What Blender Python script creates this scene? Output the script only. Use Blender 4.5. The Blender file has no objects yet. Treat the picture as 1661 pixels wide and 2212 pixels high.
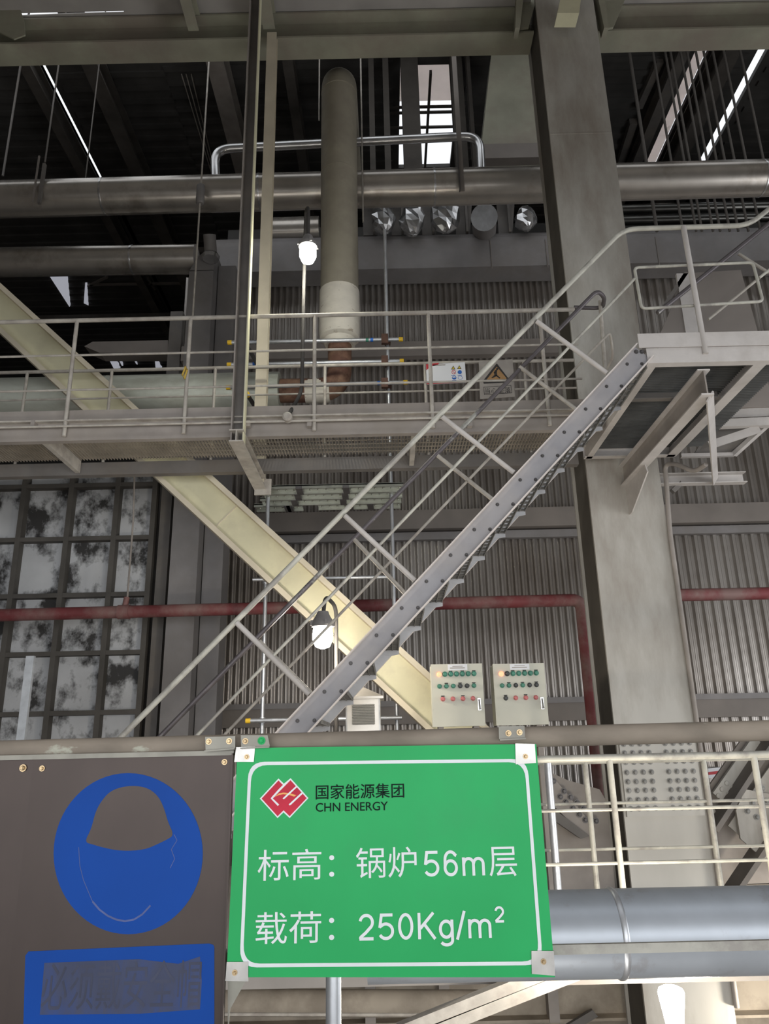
import bpy, math, random
import numpy as np
from mathutils import Vector, Matrix
random.seed(7)
SC = bpy.context.scene
COL = SC.collection

# ------------------------------------------------------------------ camera, world, light, exposure
F, CX, CY, CZ = 1620.0, 830.5, 1106.0, 1.2
_up = np.array([716 - CX, 4045 + CY, -F]); _up /= np.linalg.norm(_up)
_f = np.array([0, 0, -1.0]); _y = _f - _f.dot(_up) * _up; _y /= np.linalg.norm(_y)
CAM = np.array([np.cross(_y, _up), _y, _up])


def P(x, y, Y):
    """Point of the vertical plane at depth Y (metres from the camera) seen at photo pixel x, y."""
    d = CAM @ np.array([x - CX, -(y - CY), -F])
    return Vector(d * Y / d[1] + np.array([0, 0, CZ]))


def H(x, y, z):
    """Point of the horizontal plane at height z seen at photo pixel x, y."""
    d = CAM @ np.array([x - CX, -(y - CY), -F])
    return Vector(d * (z - CZ) / d[2] + np.array([0, 0, CZ]))


def DIA(px, x, y, Y):
    """Diameter in metres of a round bar px pixels thick at photo pixel x, y and depth Y."""
    c = CAM.T @ (np.array(P(x, y, Y)) - np.array([0, 0, CZ]))
    th = math.atan(math.hypot(x - CX, y - CY) / F)
    return px * -c[2] * (0.5 + 0.5 * math.cos(th)) / F


cam_data = bpy.data.cameras.new('camera')
cam = bpy.data.objects.new('camera', cam_data); COL.objects.link(cam)
cam_data.sensor_fit = 'VERTICAL'; cam_data.sensor_height = 24.0
cam_data.lens = F / 2212 * 24.0
cam_data.clip_start = 0.05; cam_data.clip_end = 200
m4 = Matrix.Identity(4)
for r_ in range(3):
    for c_ in range(3):
        m4[r_][c_] = CAM[r_][c_]
m4[2][3] = CZ
cam.matrix_world = m4
SC.camera = cam

world = bpy.data.worlds.new('world'); SC.world = world; world.use_nodes = True
wb = world.node_tree.nodes['Background']
wb.inputs[0].default_value = (0.93, 0.96, 1.0, 1); wb.inputs[1].default_value = 1.15


def area(name, loc, rot, sx, sy, power, col=(1, 1, 1)):
    l = bpy.data.lights.new(name, 'AREA'); l.shape = 'RECTANGLE'; l.size = sx; l.size_y = sy
    l.energy = power; l.color = col
    o = bpy.data.objects.new(name, l); COL.objects.link(o); o.location = loc; o.rotation_euler = rot
    return o


# daylight entering through the open side of the building behind the camera
area('daylight_opening', (1.5, -6.5, 0.2), (math.radians(88), 0, 0), 16, 5.5, 980, (0.97, 0.98, 1.0))
# unseen fill light added at the right to brighten the middle depths
area('side_fill', (12.5, 3.0, 0.5), (math.radians(90), 0, math.radians(90)), 8, 5, 520, (0.97, 0.98, 1.0))
# lamps and daylight of the open level below, shining up through the void in front of the walkway
area('lower_level_light', (-2.2, 1.2, -3.2), (math.radians(205), 0, 0), 7, 1.6, 230, (1.0, .96, .9))
SC.view_settings.view_transform = 'Standard'; SC.view_settings.look = 'None'
SC.view_settings.gamma = 1; SC.view_settings.use_curve_mapping = False
SC.view_settings.exposure = -0.06


# ------------------------------------------------------------------ materials
def mat(name, col, rough=.6, metal=0.0, var=.25, scale=3.0, dirt=None, damt=.5, dscale=1.2, dlo=.45, dhi=.62,
        stretch=(1, 1, 1), bump=0.0, emit=0.0, alpha=1.0, spec=.4):
    m = bpy.data.materials.new(name); m.use_nodes = True
    nt = m.node_tree; N = nt.nodes; L = nt.links
    b = N['Principled BSDF']
    b.inputs['Roughness'].default_value = rough; b.inputs['Metallic'].default_value = metal
    b.inputs['Specular IOR Level'].default_value = spec
    tc = N.new('ShaderNodeTexCoord'); mp = N.new('ShaderNodeMapping')
    mp.inputs['Scale'].default_value = stretch
    L.new(tc.outputs['Object'], mp.inputs['Vector'])
    n1 = N.new('ShaderNodeTexNoise'); n1.inputs['Scale'].default_value = scale; n1.inputs['Detail'].default_value = 7
    L.new(mp.outputs[0], n1.inputs['Vector'])
    r1 = N.new('ShaderNodeValToRGB')
    r1.color_ramp.elements[0].position = .3; r1.color_ramp.elements[1].position = .7
    r1.color_ramp.elements[0].color = tuple(max(0, c * (1 - var)) for c in col) + (1,)
    r1.color_ramp.elements[1].color = tuple(min(1, c * (1 + var)) for c in col) + (1,)
    L.new(n1.outputs['Fac'], r1.inputs['Fac'])
    out = r1.outputs['Color']
    if dirt is not None:
        n2 = N.new('ShaderNodeTexNoise'); n2.inputs['Scale'].default_value = dscale; n2.inputs['Detail'].default_value = 9
        n2.inputs['Roughness'].default_value = .65
        L.new(mp.outputs[0], n2.inputs['Vector'])
        r2 = N.new('ShaderNodeValToRGB')
        r2.color_ramp.elements[0].position = dlo; r2.color_ramp.elements[1].position = dhi
        r2.color_ramp.elements[0].color = (0, 0, 0, 1); r2.color_ramp.elements[1].color = (damt, damt, damt, 1)
        L.new(n2.outputs['Fac'], r2.inputs['Fac'])
        mx = N.new('ShaderNodeMix'); mx.data_type = 'RGBA'
        L.new(r2.outputs['Color'], mx.inputs['Factor']); L.new(out, mx.inputs['A'])
        mx.inputs['B'].default_value = tuple(dirt) + (1,)
        out = mx.outputs['Result']
    L.new(out, b.inputs['Base Color'])
    if bump:
        bp = N.new('ShaderNodeBump'); bp.inputs['Strength'].default_value = bump; bp.inputs['Distance'].default_value = .01
        L.new(n1.outputs['Fac'], bp.inputs['Height']); L.new(bp.outputs[0], b.inputs['Normal'])
    if emit:
        b.inputs['Emission Color'].default_value = tuple(col) + (1,); b.inputs['Emission Strength'].default_value = emit
    return m


DUST = (.30, .265, .225)
M = {}
M['grey'] = mat('dusty_grey_paint', (.31, .28, .255), .7, 0, .18, 4, DUST, .5)
M['greydk'] = mat('dark_grey_paint', (.15, .14, .13), .75, 0, .2, 3, (.2, .17, .14), .5)
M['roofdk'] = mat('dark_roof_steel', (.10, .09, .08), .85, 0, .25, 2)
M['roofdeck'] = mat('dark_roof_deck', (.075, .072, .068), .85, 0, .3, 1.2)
M['beam'] = mat('greenish_grey_beam_paint', (.33, .325, .25), .7, 0, .18, 1.5, (.27, .23, .19), .8, .6)
M['column'] = mat('column_paint', (.47, .455, .415), .6, 0, .12, 2.0, (.27, .235, .195), .85, .9, stretch=(1, 1, .3))
M['cream'] = mat('cream_paint', (.66, .63, .44), .55, 0, .08, 2, (.42, .39, .28), .6, 1.5, .5, .75)
M['creamedge'] = mat('cream_paint_dusty', (.60, .54, .42), .65, 0, .1, 3)
M['rail'] = mat('rail_paint', (.46, .43, .38), .6, 0, .15, 8, (.28, .24, .21), .6, 6)
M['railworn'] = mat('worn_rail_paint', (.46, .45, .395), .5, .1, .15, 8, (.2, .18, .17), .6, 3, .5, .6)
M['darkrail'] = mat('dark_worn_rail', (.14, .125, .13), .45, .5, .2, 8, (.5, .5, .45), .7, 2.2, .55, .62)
M['stair'] = mat('stair_paint', (.33, .325, .34), .55, .1, .12, 5, (.42, .39, .37), .4, 2)
M['stairlt'] = mat('stair_flange_paint', (.60, .55, .52), .6, 0, .1, 5)
M['tread'] = mat('tread_galvanised', (.42, .42, .43), .5, .4, .15, 6)
M['landing'] = mat('landing_paint', (.52, .49, .465), .6, 0, .1, 3, (.36, .33, .30), .5, 2)
M['grating'] = mat('grating_steel', (.34, .30, .25), .65, .1, .2, 5)
M['gratingdk'] = mat('dark_grating_steel', (.11, .11, .105), .6, .2, .2, 5)
M['galv'] = mat('galvanised', (.58, .60, .63), .38, .75, .14, 6, (.45, .46, .48), .5, 9)
M['pipegalv'] = mat('galvanised_sheet_cladding', (.42, .455, .50), .40, .45, .09, 5, (.33, .33, .35), .6, 7, .58, .66)
M['clad'] = mat('aluminium_cladding', (.50, .465, .42), .27, .7, .12, 3, (.20, .165, .135), .6, 1.6, .54, .7)
M['cladlt'] = mat('bright_aluminium_cladding', (.62, .62, .62), .25, .85, .1, 3, (.3, .28, .26), .5, 1.2)
M['wpipe'] = mat('white_green_cladding', (.60, .63, .56), .45, .25, .1, 2, (.36, .36, .30), .6, 1.2, stretch=(1, 1, 2.5))
M['duct'] = mat('grey_duct', (.24, .228, .225), .6, .2, .14, 2, (.2, .18, .165), .5)
M['vpipe'] = mat('dusty_tan_pipe', (.37, .34, .27), .65, .1, .1, 3, (.27, .24, .2), .5, 2)
M['insul'] = mat('white_insulation', (.72, .68, .60), .75, 0, .08, 5, (.33, .27, .2), .8, 7, .6, .68, stretch=(1, 1, 2), bump=.3)
M['rust'] = mat('rust', (.14, .07, .05), .8, 0, .4, 6, (.32, .2, .13), .7, 4)
M['red'] = mat('red_pipe_paint', (.19, .045, .048), .6, 0, .2, 3, (.27, .19, .17), .75, 2.0, .42, .62)
M['corr'] = mat('corrugated_sheet', (.36, .335, .31), .33, .6, .15, .8, (.20, .17, .145), .8, .7, .42, .66, stretch=(1, 1, .5))
M['girt'] = mat('girt_paint', (.22, .195, .175), .7, 0, .12, 2)
M['white'] = mat('stained_white_panel', (.58, .59, .60), .6, 0, .12, 2, (.03, .028, .026), .97, 2.3, .455, .575, stretch=(1, 1, .8))
M['rib'] = mat('dark_rib_paint', (.10, .092, .082), .75, 0, .2, 3)
M['cabinet'] = mat('cabinet_paint', (.55, .545, .46), .5, 0, .05, 3, (.35, .33, .27), .4, 5, .62, .72)
M['alum'] = mat('brushed_box_steel', (.66, .62, .55), .32, .7, .12, 5)
M['greenbtn'] = mat('green_button', (.05, .20, .14), .4)
M['blackbtn'] = mat('black_button', (.04, .045, .045), .4)
M['redbtn'] = mat('red_button', (.45, .13, .13), .4)
M['redlit'] = mat('lit_red_lamp', (1.0, .26, .14), .4, emit=2.0)
M['chrome'] = mat('chrome', (.75, .75, .75), .2, 1.0, .05)
M['brass'] = mat('brass_zinc_bolt', (.36, .27, .16), .35, .9, .3, 30)
M['boltgrey'] = mat('painted_bolt', (.22, .215, .20), .45, .3, .2, 10)
M['boltdk'] = mat('dark_bolt', (.10, .095, .095), .45, .4, .2, 10)
M['green'] = mat('sign_green', (.02, .40, .115), .45, 0, .1, 3, (.05, .29, .12), .5, 2.2, .5, .75, spec=.2)
M['signwhite'] = mat('sign_white', (.74, .78, .80), .45, 0, .06, 8)
M['signblack'] = mat('sign_black', (.006, .02, .014), .6, 0, .4, 8, spec=.1)
M['logored'] = mat('logo_red', (.55, .03, .06), .5, 0, .2, 12, spec=.15)
M['logoorange'] = mat('logo_orange', (.80, .38, .08), .4, 0, .1, 8)
M['panel'] = mat('stainless_panel', (.070, .054, .048), .40, .35, .3, 1.6, (.042, .034, .032), .7, 1.3, .42, .7, stretch=(1, 1, .6), spec=.25)
M['blue'] = mat('blue_paint', (.005, .062, .33), .55, 0, .1, 3, spec=.15)
M['bluefade'] = mat('worn_blue_paint', (.05, .062, .12), .6, .1, .25, 6, (.006, .062, .30), .7, 4, .45, .6, stretch=(1, 1, .4))
M['blueline'] = mat('scratched_blue_line', (.07, .10, .27), .5, 0, .2, 20)
M['handrail'] = mat('dusty_near_handrail', (.24, .205, .165), .8, 0, .25, 14, (.47, .48, .40), .8, 9, .60, .64, stretch=(.45, 1, 1), bump=.25)
M['louvre'] = mat('louvre_paint', (.72, .70, .64), .45, .1, .05)
M['clip'] = mat('bright_clip_steel', (.40, .39, .37), .33, .8, .3, 12)
M['plate'] = mat('hanger_plate', (.30, .29, .25), .55, .2, .25, 10)
M['paper'] = mat('notice_white', (.75, .76, .78), .5, 0, .04)
M['noticered'] = mat('notice_red', (.5, .04, .05), .5)
M['noticeblue'] = mat('notice_blue', (.03, .14, .5), .5)
M['noticeyel'] = mat('notice_yellow', (.65, .5, .05), .5)
M['dustplate'] = mat('dusty_sign_plate', (.36, .33, .30), .6, .2, .12, 8)
M['orange'] = mat('faded_orange', (.36, .21, .09), .6, 0, .15, 10)
M['black'] = mat('dark_print', (.035, .032, .03), .6)
M['yellow'] = mat('yellow_cap', (.75, .48, .03), .5)
M['coupler'] = mat('rusty_coupler', (.11, .06, .045), .6, .4, .3, 20)
M['foil'] = mat('crumpled_foil', (.62, .62, .62), .22, .9, .1, 8)
M['globe'] = mat('lit_globe', (1.0, .93, .82), .4, emit=30.0, var=0)
M['globe2'] = mat('lit_globe_cool', (.98, 1.0, .88), .4, emit=30.0, var=0)
M['lampbody'] = mat('lamp_casting', (.22, .21, .205), .7, 0, .1, 8)
M['skysheet'] = mat('skylight_sheet', (.85, .78, .74), .6, 0, .05)
M['floor'] = mat('floor_steel', (.25, .23, .21), .7, .1, .2, 2)
M['slab'] = mat('deck_underside', (.36, .34, .32), .8, 0, .12, 2)
M['plank'] = mat('scaffold_plank', (.40, .41, .36), .35, .8, .12, 5)
M['skylit'] = mat('skylit_roof_panel', (.80, .82, .92), .5, var=0, emit=.38)
M['sideshade'] = mat('shaded_column_side', (.10, .09, .075), .75, 0, .2, 3)  # shade on the column's sides put into the colour
M['wornprint'] = mat('worn_print', (.045, .053, .095), .6, 0, .3, 8)
M['pole'] = mat('dark_lamp_pole', (.07, .066, .063), .8, spec=.1)
M['galvlit'] = mat('galvanised_bar', (.62, .65, .68), .4, .2, .12, 12)
M['treadbar'] = mat('tread_bar_steel', (.17, .165, .155), .6, .1, .2, 6)
M['cord'] = mat('yellow_cord', (.6, .42, .08), .7)
M['lowerwall'] = mat('lower_cladding', (.38, .33, .265), .75, 0, .2, 1.5, (.22, .185, .145), .7, 1.8)
_b = M['skysheet'].node_tree.nodes['Principled BSDF']; _b.inputs['Transmission Weight'].default_value = .65
_b.inputs['Roughness'].default_value = 1.0

# ------------------------------------------------------------------ mesh helpers


class MB:
    def __init__(s): s.v = []; s.f = []; s.smooth = []

    def add(s, vs, fs, smooth=False):
        o = len(s.v); s.v += [tuple(v) for v in vs]
        s.f += [tuple(i + o for i in f) for f in fs]; s.smooth += [smooth] * len(fs)
        return s

    def box(s, a, b):
        x0, x1 = sorted((a[0], b[0])); y0, y1 = sorted((a[1], b[1])); z0, z1 = sorted((a[2], b[2]))
        vs = [(x0, y0, z0), (x1, y0, z0), (x1, y1, z0), (x0, y1, z0), (x0, y0, z1), (x1, y0, z1), (x1, y1, z1), (x0, y1, z1)]
        return s.add(vs, [(0, 3, 2, 1), (4, 5, 6, 7), (0, 1, 5, 4), (1, 2, 6, 5), (2, 3, 7, 6), (3, 0, 4, 7)])

    def sweep(s, a, b, prof, up=(0, 0, 1)):
        a, b = Vector(a), Vector(b); d = (b - a).normalized()
        u = d.cross(Vector(up)); u = u.normalized() if u.length > 1e-6 else Vector((1, 0, 0))
        w = u.cross(d).normalized(); n = len(prof)
        vs = [a + u * p[0] + w * p[1] for p in prof] + [b + u * p[0] + w * p[1] for p in prof]
        fs = [tuple(range(n)), tuple(range(2 * n - 1, n - 1, -1))]
        fs += [(i, i + n, (i + 1) % n + n, (i + 1) % n) for i in range(n)]
        return s.add(vs, fs)

    def bar(s, a, b, w, h, up=(0, 0, 1)):
        return s.sweep(a, b, [(-w / 2, -h / 2), (w / 2, -h / 2), (w / 2, h / 2), (-w / 2, h / 2)], up)

    def prism(s, pts, vec):
        vec = Vector(vec); n = len(pts); pts = [Vector(p) for p in pts]
        vs = pts + [p + vec for p in pts]
        fs = [tuple(range(n)), tuple(range(2 * n - 1, n - 1, -1))]
        fs += [(i, i + n, (i + 1) % n + n, (i + 1) % n) for i in range(n)]
        return s.add(vs, fs)

    def tube(s, pts, r, seg=12, closed=False, caps=True, radii=None):
        pts = [Vector(p) for p in pts]; n = len(pts)
        tang = []
        for i in range(n):
            if closed: t = pts[(i + 1) % n] - pts[i - 1]
            else: t = pts[min(i + 1, n - 1)] - pts[max(i - 1, 0)]
            tang.append(t.normalized())
        ref = Vector((0, 0, 1)) if abs(tang[0].z) < .9 else Vector((1, 0, 0))
        u = tang[0].cross(ref).normalized(); vs = []
        for i in range(n):
            u = (u - tang[i] * u.dot(tang[i])).normalized(); w = tang[i].cross(u)
            rr = radii[i] if radii else r
            for k in range(seg):
                a = 2 * math.pi * k / seg
                vs.append(pts[i] + (u * math.cos(a) + w * math.sin(a)) * rr)
        fs = []
        for i in range(n if closed else n - 1):
            j = (i + 1) % n
            for k in range(seg):
                k2 = (k + 1) % seg
                fs.append((i * seg + k, i * seg + k2, j * seg + k2, j * seg + k))
        s.add(vs, fs, True)
        if caps and not closed:
            o = len(s.v) - n * seg
            s.f += [tuple(o + k for k in range(seg - 1, -1, -1)), tuple(o + (n - 1) * seg + k for k in range(seg))]
            s.smooth += [False, False]
        return s

    def lathe(s, base, prof, seg=20, axis=(0, 0, 1)):
        ax = Vector(axis).normalized(); base = Vector(base)
        pts = [base + ax * z for r, z in prof]
        ref = Vector((1, 0, 0)) if abs(ax.x) < .9 else Vector((0, 1, 0))
        u = ax.cross(ref).normalized(); w = ax.cross(u); vs = []
        for (r, z), p in zip(prof, pts):
            for k in range(seg):
                a = 2 * math.pi * k / seg
                vs.append(p + (u * math.cos(a) + w * math.sin(a)) * max(r, 1e-4))
        fs = []
        for i in range(len(prof) - 1):
            for k in range(seg):
                k2 = (k + 1) % seg
                fs.append((i * seg + k, i * seg + k2, (i + 1) * seg + k2, (i + 1) * seg + k))
        s.add(vs, fs, True)
        o = len(s.v) - len(prof) * seg
        s.f += [tuple(o + k for k in range(seg - 1, -1, -1)), tuple(o + (len(prof) - 1) * seg + k for k in range(seg))]
        s.smooth += [False, False]
        return s

    def bolt(s, c, r, axis=(0, -1, 0)):
        """hex head bolt with washer, standing out of a plate along axis"""
        ax = Vector(axis).normalized(); c = Vector(c)
        s.lathe(c, [(r * 1.55, 0), (r * 1.55, r * .28)], 14, ax)
        s.lathe(c + ax * r * .28, [(r, 0), (r, r * .8), (r * .8, r * .95)], 6, ax)
        s.lathe(c + ax * r * 1.2, [(r * .55, 0), (r * .55, r * .45)], 8, ax)
        return s

    def build(s, name, m, parent=None):
        off = Vector(ROOT.get(parent.name, (0, 0, 0))) if parent else Vector((0, 0, 0))
        me = bpy.data.meshes.new(name)
        me.from_pydata([tuple(Vector(v) - off) for v in s.v], [], s.f)
        me.polygons.foreach_set('use_smooth', s.smooth)
        me.update()
        if any(s.smooth):
            me.set_sharp_from_angle(angle=math.radians(40))
        import bmesh
        bm = bmesh.new(); bm.from_mesh(me)
        bmesh.ops.recalc_face_normals(bm, faces=bm.faces); bm.to_mesh(me); bm.free()
        me.materials.append(M[m] if isinstance(m, str) else m)
        o = bpy.data.objects.new(name, me); COL.objects.link(o)
        if parent:
            o.parent = parent; ROOT[o.name] = tuple(off)
        return o


ROOT = {}


def tag(o, label, cat, group=None, kind=None):
    if label: o['label'] = label
    if cat: o['category'] = cat
    if group: o['group'] = group
    if kind: o['kind'] = kind
    return o


def thing(name, label, cat, loc, group=None, kind='thing'):
    o = bpy.data.objects.new(name, None); COL.objects.link(o); o.location = Vector(loc)
    o.empty_display_size = .1
    ROOT[o.name] = tuple(loc)
    return tag(o, label, cat, group, kind)


def solo(mb, name, m, label, cat, group=None, kind='thing'):
    xs = np.array(mb.v); c = Vector(((xs[:, 0].min() + xs[:, 0].max()) / 2, (xs[:, 1].min() + xs[:, 1].max()) / 2, xs[:, 2].min()))
    mb.v = [tuple(Vector(v) - c) for v in mb.v]
    o = mb.build(name, m); o.location = c
    ROOT[o.name] = tuple(c)
    return tag(o, label, cat, group, kind)


def struct(mb, name, m, label=None):
    o = mb.build(name, m); o['kind'] = 'structure'
    if label: o['label'] = label
    return o


def fillet(pts, r, n=6):
    pts = [Vector(p) for p in pts]; out = [pts[0]]
    for i in range(1, len(pts) - 1):
        a, b, c = pts[i - 1], pts[i], pts[i + 1]
        d1 = (a - b); d2 = (c - b); t = min(r, d1.length * .49, d2.length * .49)
        p, q = b + d1.normalized() * t, b + d2.normalized() * t
        for k in range(n + 1):
            s = k / n
            out.append(p * (1 - s) ** 2 + b * 2 * s * (1 - s) + q * s ** 2)
    out.append(pts[-1]); return out


def fillet_closed(pts, r, n=6):
    pts = [Vector(p) for p in pts]; out = []
    k0 = len(pts)
    for i in range(k0):
        a, b, c = pts[i - 1], pts[i], pts[(i + 1) % k0]
        d1 = (a - b); d2 = (c - b); t = min(r, d1.length * .49, d2.length * .49)
        p, q = b + d1.normalized() * t, b + d2.normalized() * t
        for k in range(n + 1):
            s = k / n
            out.append(p * (1 - s) ** 2 + b * 2 * s * (1 - s) + q * s ** 2)
    return out


def isec(w, h, tf, tw):
    a, b = w / 2, h / 2
    return [(-a, -b), (a, -b), (a, -b + tf), (tw / 2, -b + tf), (tw / 2, b - tf), (a, b - tf), (a, b), (-a, b), (-a, b - tf),
            (-tw / 2, b - tf), (-tw / 2, -b + tf), (-a, -b + tf)]


def csec(w, h, tf, tw, side=1):
    """channel: web on -u side (side=1 opens towards +u)"""
    b = h / 2
    p = [(0, -b), (w, -b), (w, -b + tf), (tw, -b + tf), (tw, b - tf), (w, b - tf), (w, b), (0, b)]
    return [(x * side, y) for x, y in p]


def arc(c, rx, ry, n=48, a0=0, a1=2 * math.pi):
    return [(c[0] + rx * math.cos(a0 + (a1 - a0) * k / n), c[1] + ry * math.sin(a0 + (a1 - a0) * k / n)) for k in range(n)]


def flat(px, Y, t=.0006):
    """thin layer from photo-plane outline px lying on the plane at depth Y, standing t proud of it"""
    return MB().prism([P(x, y, Y) for x, y in px], (0, -t, 0))


def text(s, x0, y0, x1, y1, Y, bold=0.0, t=.0008):
    cu = bpy.data.curves.new('lettering', 'FONT'); cu.body = s; cu.offset = bold; cu.resolution_u = 4
    o = bpy.data.objects.new('lettering_source', cu); COL.objects.link(o)
    dg = bpy.context.evaluated_depsgraph_get(); dg.update()
    me = bpy.data.meshes.new_from_object(o.evaluated_get(dg))
    vs = np.array([v.co[:] for v in me.vertices]); fs = [tuple(p.vertices) for p in me.polygons]
    bpy.data.objects.remove(o); bpy.data.curves.remove(cu); bpy.data.meshes.remove(me)
    mn, mx = vs[:, :2].min(0), vs[:, :2].max(0)
    xc, yc = (x0 + x1) / 2, (y0 + y1) / 2
    X0, X1 = P(x0, yc, Y).x, P(x1, yc, Y).x; Z0, Z1 = P(xc, y1, Y).z, P(xc, y0, Y).z
    mb = MB()
    mb.add([(X0 + (v[0] - mn[0]) / (mx[0] - mn[0]) * (X1 - X0), Y - t, Z0 + (v[1] - mn[1]) / (mx[1] - mn[1]) * (Z1 - Z0)) for v in vs], fs)
    return mb


def _arc(cx, cy, rx, ry, a0, a1, n=14):
    return [(cx + rx * math.cos(math.radians(a0 + (a1 - a0) * k / n)), cy + ry * math.sin(math.radians(a0 + (a1 - a0) * k / n))) for k in range(n + 1)]


GL = {  # grotesque letter strokes on a unit cap height: (advance, strokes)
    '5': (.68, [[(.56, .945), (.17, .945), (.11, .46)] , [(.10, .49)] + _arc(.32, .33, .235, .275, 128, -150, 20)]),
    '6': (.68, [[(.55, .80)] + _arc(.34, .66, .2, .29, 35, 180, 12) + [(.135, .36)], _arc(.335, .325, .205, .275, 0, 360, 24)]),
    '2': (.68, [_arc(.325, .68, .215, .265, 170, -40, 16) + [(.30, .28), (.13, .12), (.105, .055)], [(.08, .055), (.57, .055)]]),
    '0': (.68, [_arc(.33, .5, .215, .445, 0, 360, 28)]),
    'm': (.98, [[(.12, 0), (.12, .72)], [(.12, .45)] + _arc(.30, .47, .17, .2, 150, 0, 10) + [(.47, 0)], [(.47, .45)] + _arc(.65, .47, .17, .2, 150, 0, 10) + [(.82, 0)]]),
    'K': (.74, [[(.12, 0), (.12, 1)], [(.62, 1), (.15, .40)], [(.29, .58), (.66, 0)]]),
    'g': (.66, [_arc(.31, .36, .205, .305, 0, 360, 24), [(.515, .72), (.515, .0)] + _arc(.315, -.06, .2, .17, 0, -155, 12)]),
    '/': (.34, [[(.02, -.04), (.30, 1.04)]]),
}


def glyphs(s, x0, y0, x1, y1, Y, w=.122, t=.0008):
    """plain grotesque lettering between photo columns x0..x1, capitals from y0 down to the baseline y1"""
    xc, yc = (x0 + x1) / 2, (y0 + y1) / 2
    X0, X1 = P(x0, yc, Y).x, P(x1, yc, Y).x; Z0, Z1 = P(xc, y1, Y).z, P(xc, y0, Y).z; h = Z1 - Z0
    items, u = [], 0.0
    for i, ch in enumerate(s):
        if ch == '2' and i and s[i - 1] == 'm':
            items.append((ch, u, .60, .58)); u += GL[ch][0] * .60
        else:
            items.append((ch, u, 1.0, 0.0)); u += GL[ch][0]
    k = (X1 - X0) / u; mb = MB(); lay = 0
    for ch, off, sc_, dy in items:
        for st in GL[ch][1]:
            lay += 1
            p = [Vector((X0 + (off + x * sc_) * k, Y - t - .00012 * lay, Z0 + (y * sc_ + dy) * h)) for x, y in st]
            hw = w * h * (1 if sc_ == 1 else .75) / 2
            L_, R_ = [], []
            for j, c in enumerate(p):
                d = (p[min(j + 1, len(p) - 1)] - p[max(j - 1, 0)])
                if j in (0, len(p) - 1) and (p[0] - p[-1]).length < 1e-6: d = p[1] - p[-2]
                d.normalize(); nn = Vector((-d.z, 0, d.x)); q = hw
                if 0 < j < len(p) - 1:
                    d1 = (c - p[j - 1]).normalized(); q = hw / max(.5, abs(d1.dot(d)))
                L_.append(c + nn * q); R_.append(c - nn * q)
            n = len(p); mb.add(L_ + R_, [(j, j + 1, j + 1 + n, j + n) for j in range(n - 1)])
    return mb


def copy_tree(o, delta=(0, 0, 0), parent=None, label=None):
    c = o.copy(); COL.objects.link(c)
    if parent: c.parent = parent
    else: c.location = o.location + Vector(delta)
    if label: c['label'] = label
    for ch in list(o.children): copy_tree(ch, parent=c)
    return c


# ================================================================== THE SETTING
WY = 11.5                                             # back wall of corrugated sheet
def wz(y, Y=WY, x=1000): return P(x, y, Y).z

amp = .02
prof = [(x, WY + amp * math.tanh(2.2 * math.sin(2 * math.pi * x / .108))) for x in np.arange(-3.45, 3.78, .108 / 10)]
prof += [(x, WY + amp * 1.2 * math.tanh(2.2 * math.sin(2 * math.pi * x / .15))) for x in np.arange(3.78, 14.0, .15 / 10)]
def corr_band(z0, z1):
    m = MB(); n = len(prof)
    vs = [(x, y, z0) for x, y in prof] + [(x, y, z1) for x, y in prof] + [(x, y + .05, z0) for x, y in prof[::n - 1]]
    m.add(vs[:2 * n], [(i, i + 1, i + 1 + n, i + n) for i in range(n - 1)], True)
    return m
struct(corr_band(-4.5, wz(1515)), 'wall_back_base', 'corr')
struct(corr_band(wz(1515), wz(1140)), 'wall_back_lower', 'corr')
struct(corr_band(wz(1140), wz(585)), 'wall_back_upper', 'corr')
XR = 13.9
struct(MB().box((-3.4, WY - .22, wz(1148)), (XR, WY - .02, wz(1108))), 'trim_girt', 'girt')
struct(MB().box((-3.4, WY - .12, wz(1168)), (XR, WY - .02, wz(1152))), 'trim_girt_lip', 'duct')
struct(MB().box((-3.4, WY - .16, wz(776)), (XR, WY - .02, wz(745))), 'trim_girt_upper', 'girt')
struct(MB().box((-3.4, WY - .14, wz(1562)), (XR, WY - .02, wz(1524))), 'trim_base_band', 'girt')
struct(MB().box((-3.4, WY - .18, wz(1524)), (XR, WY - .02, wz(1512))), 'trim_base_lip', 'duct')

ROOFZ = 14.2
# roof deck, laid as strips with open gaps (skylight slots) between them
def rx(x, y): return H(x, y, ROOFZ).x
gapL = (rx(99, 165), rx(110, 165))
gapR = (rx(1493, 130), rx(1522, 130))
gapR2 = (rx(1625, 130), rx(1646, 130))
cx0, cx1 = rx(862, 300), rx(978, 300)
cy0, cy1 = H(900, 362, ROOFZ).y, H(900, 150, ROOFZ).y
edges = [-15, gapL[0], gapL[1], cx0, cx1, gapR[0], gapR[1], gapR2[0], gapR2[1], 16]
mb = MB()
for a, b, ys in [(edges[0], -6.6, 7.9), (-6.6, edges[1], 11.3), (edges[2], -4.2, 11.3), (-4.2, edges[3], 7.9), (edges[4], edges[5], 7.9), (edges[6], edges[7], 7.9), (edges[8], edges[9], 7.9)]:
    mb.box((a, ys, ROOFZ), (b, 24, ROOFZ + .1))
    for yy in np.arange(ys + .3, 24, .33):                # ribs of the deck sheet
        mb.box((a + (.15 if a not in (-6.6, -4.2) else 0), yy, ROOFZ - .045), (b - (.15 if b not in (-6.6, -4.2) else 0), yy + .12, ROOFZ))
mb.box((cx0, cy0, ROOFZ), (cx1, 24, ROOFZ + .1)); mb.box((cx0, 7.9, ROOFZ), (cx1, cy1 - .1, ROOFZ + .1))
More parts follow.
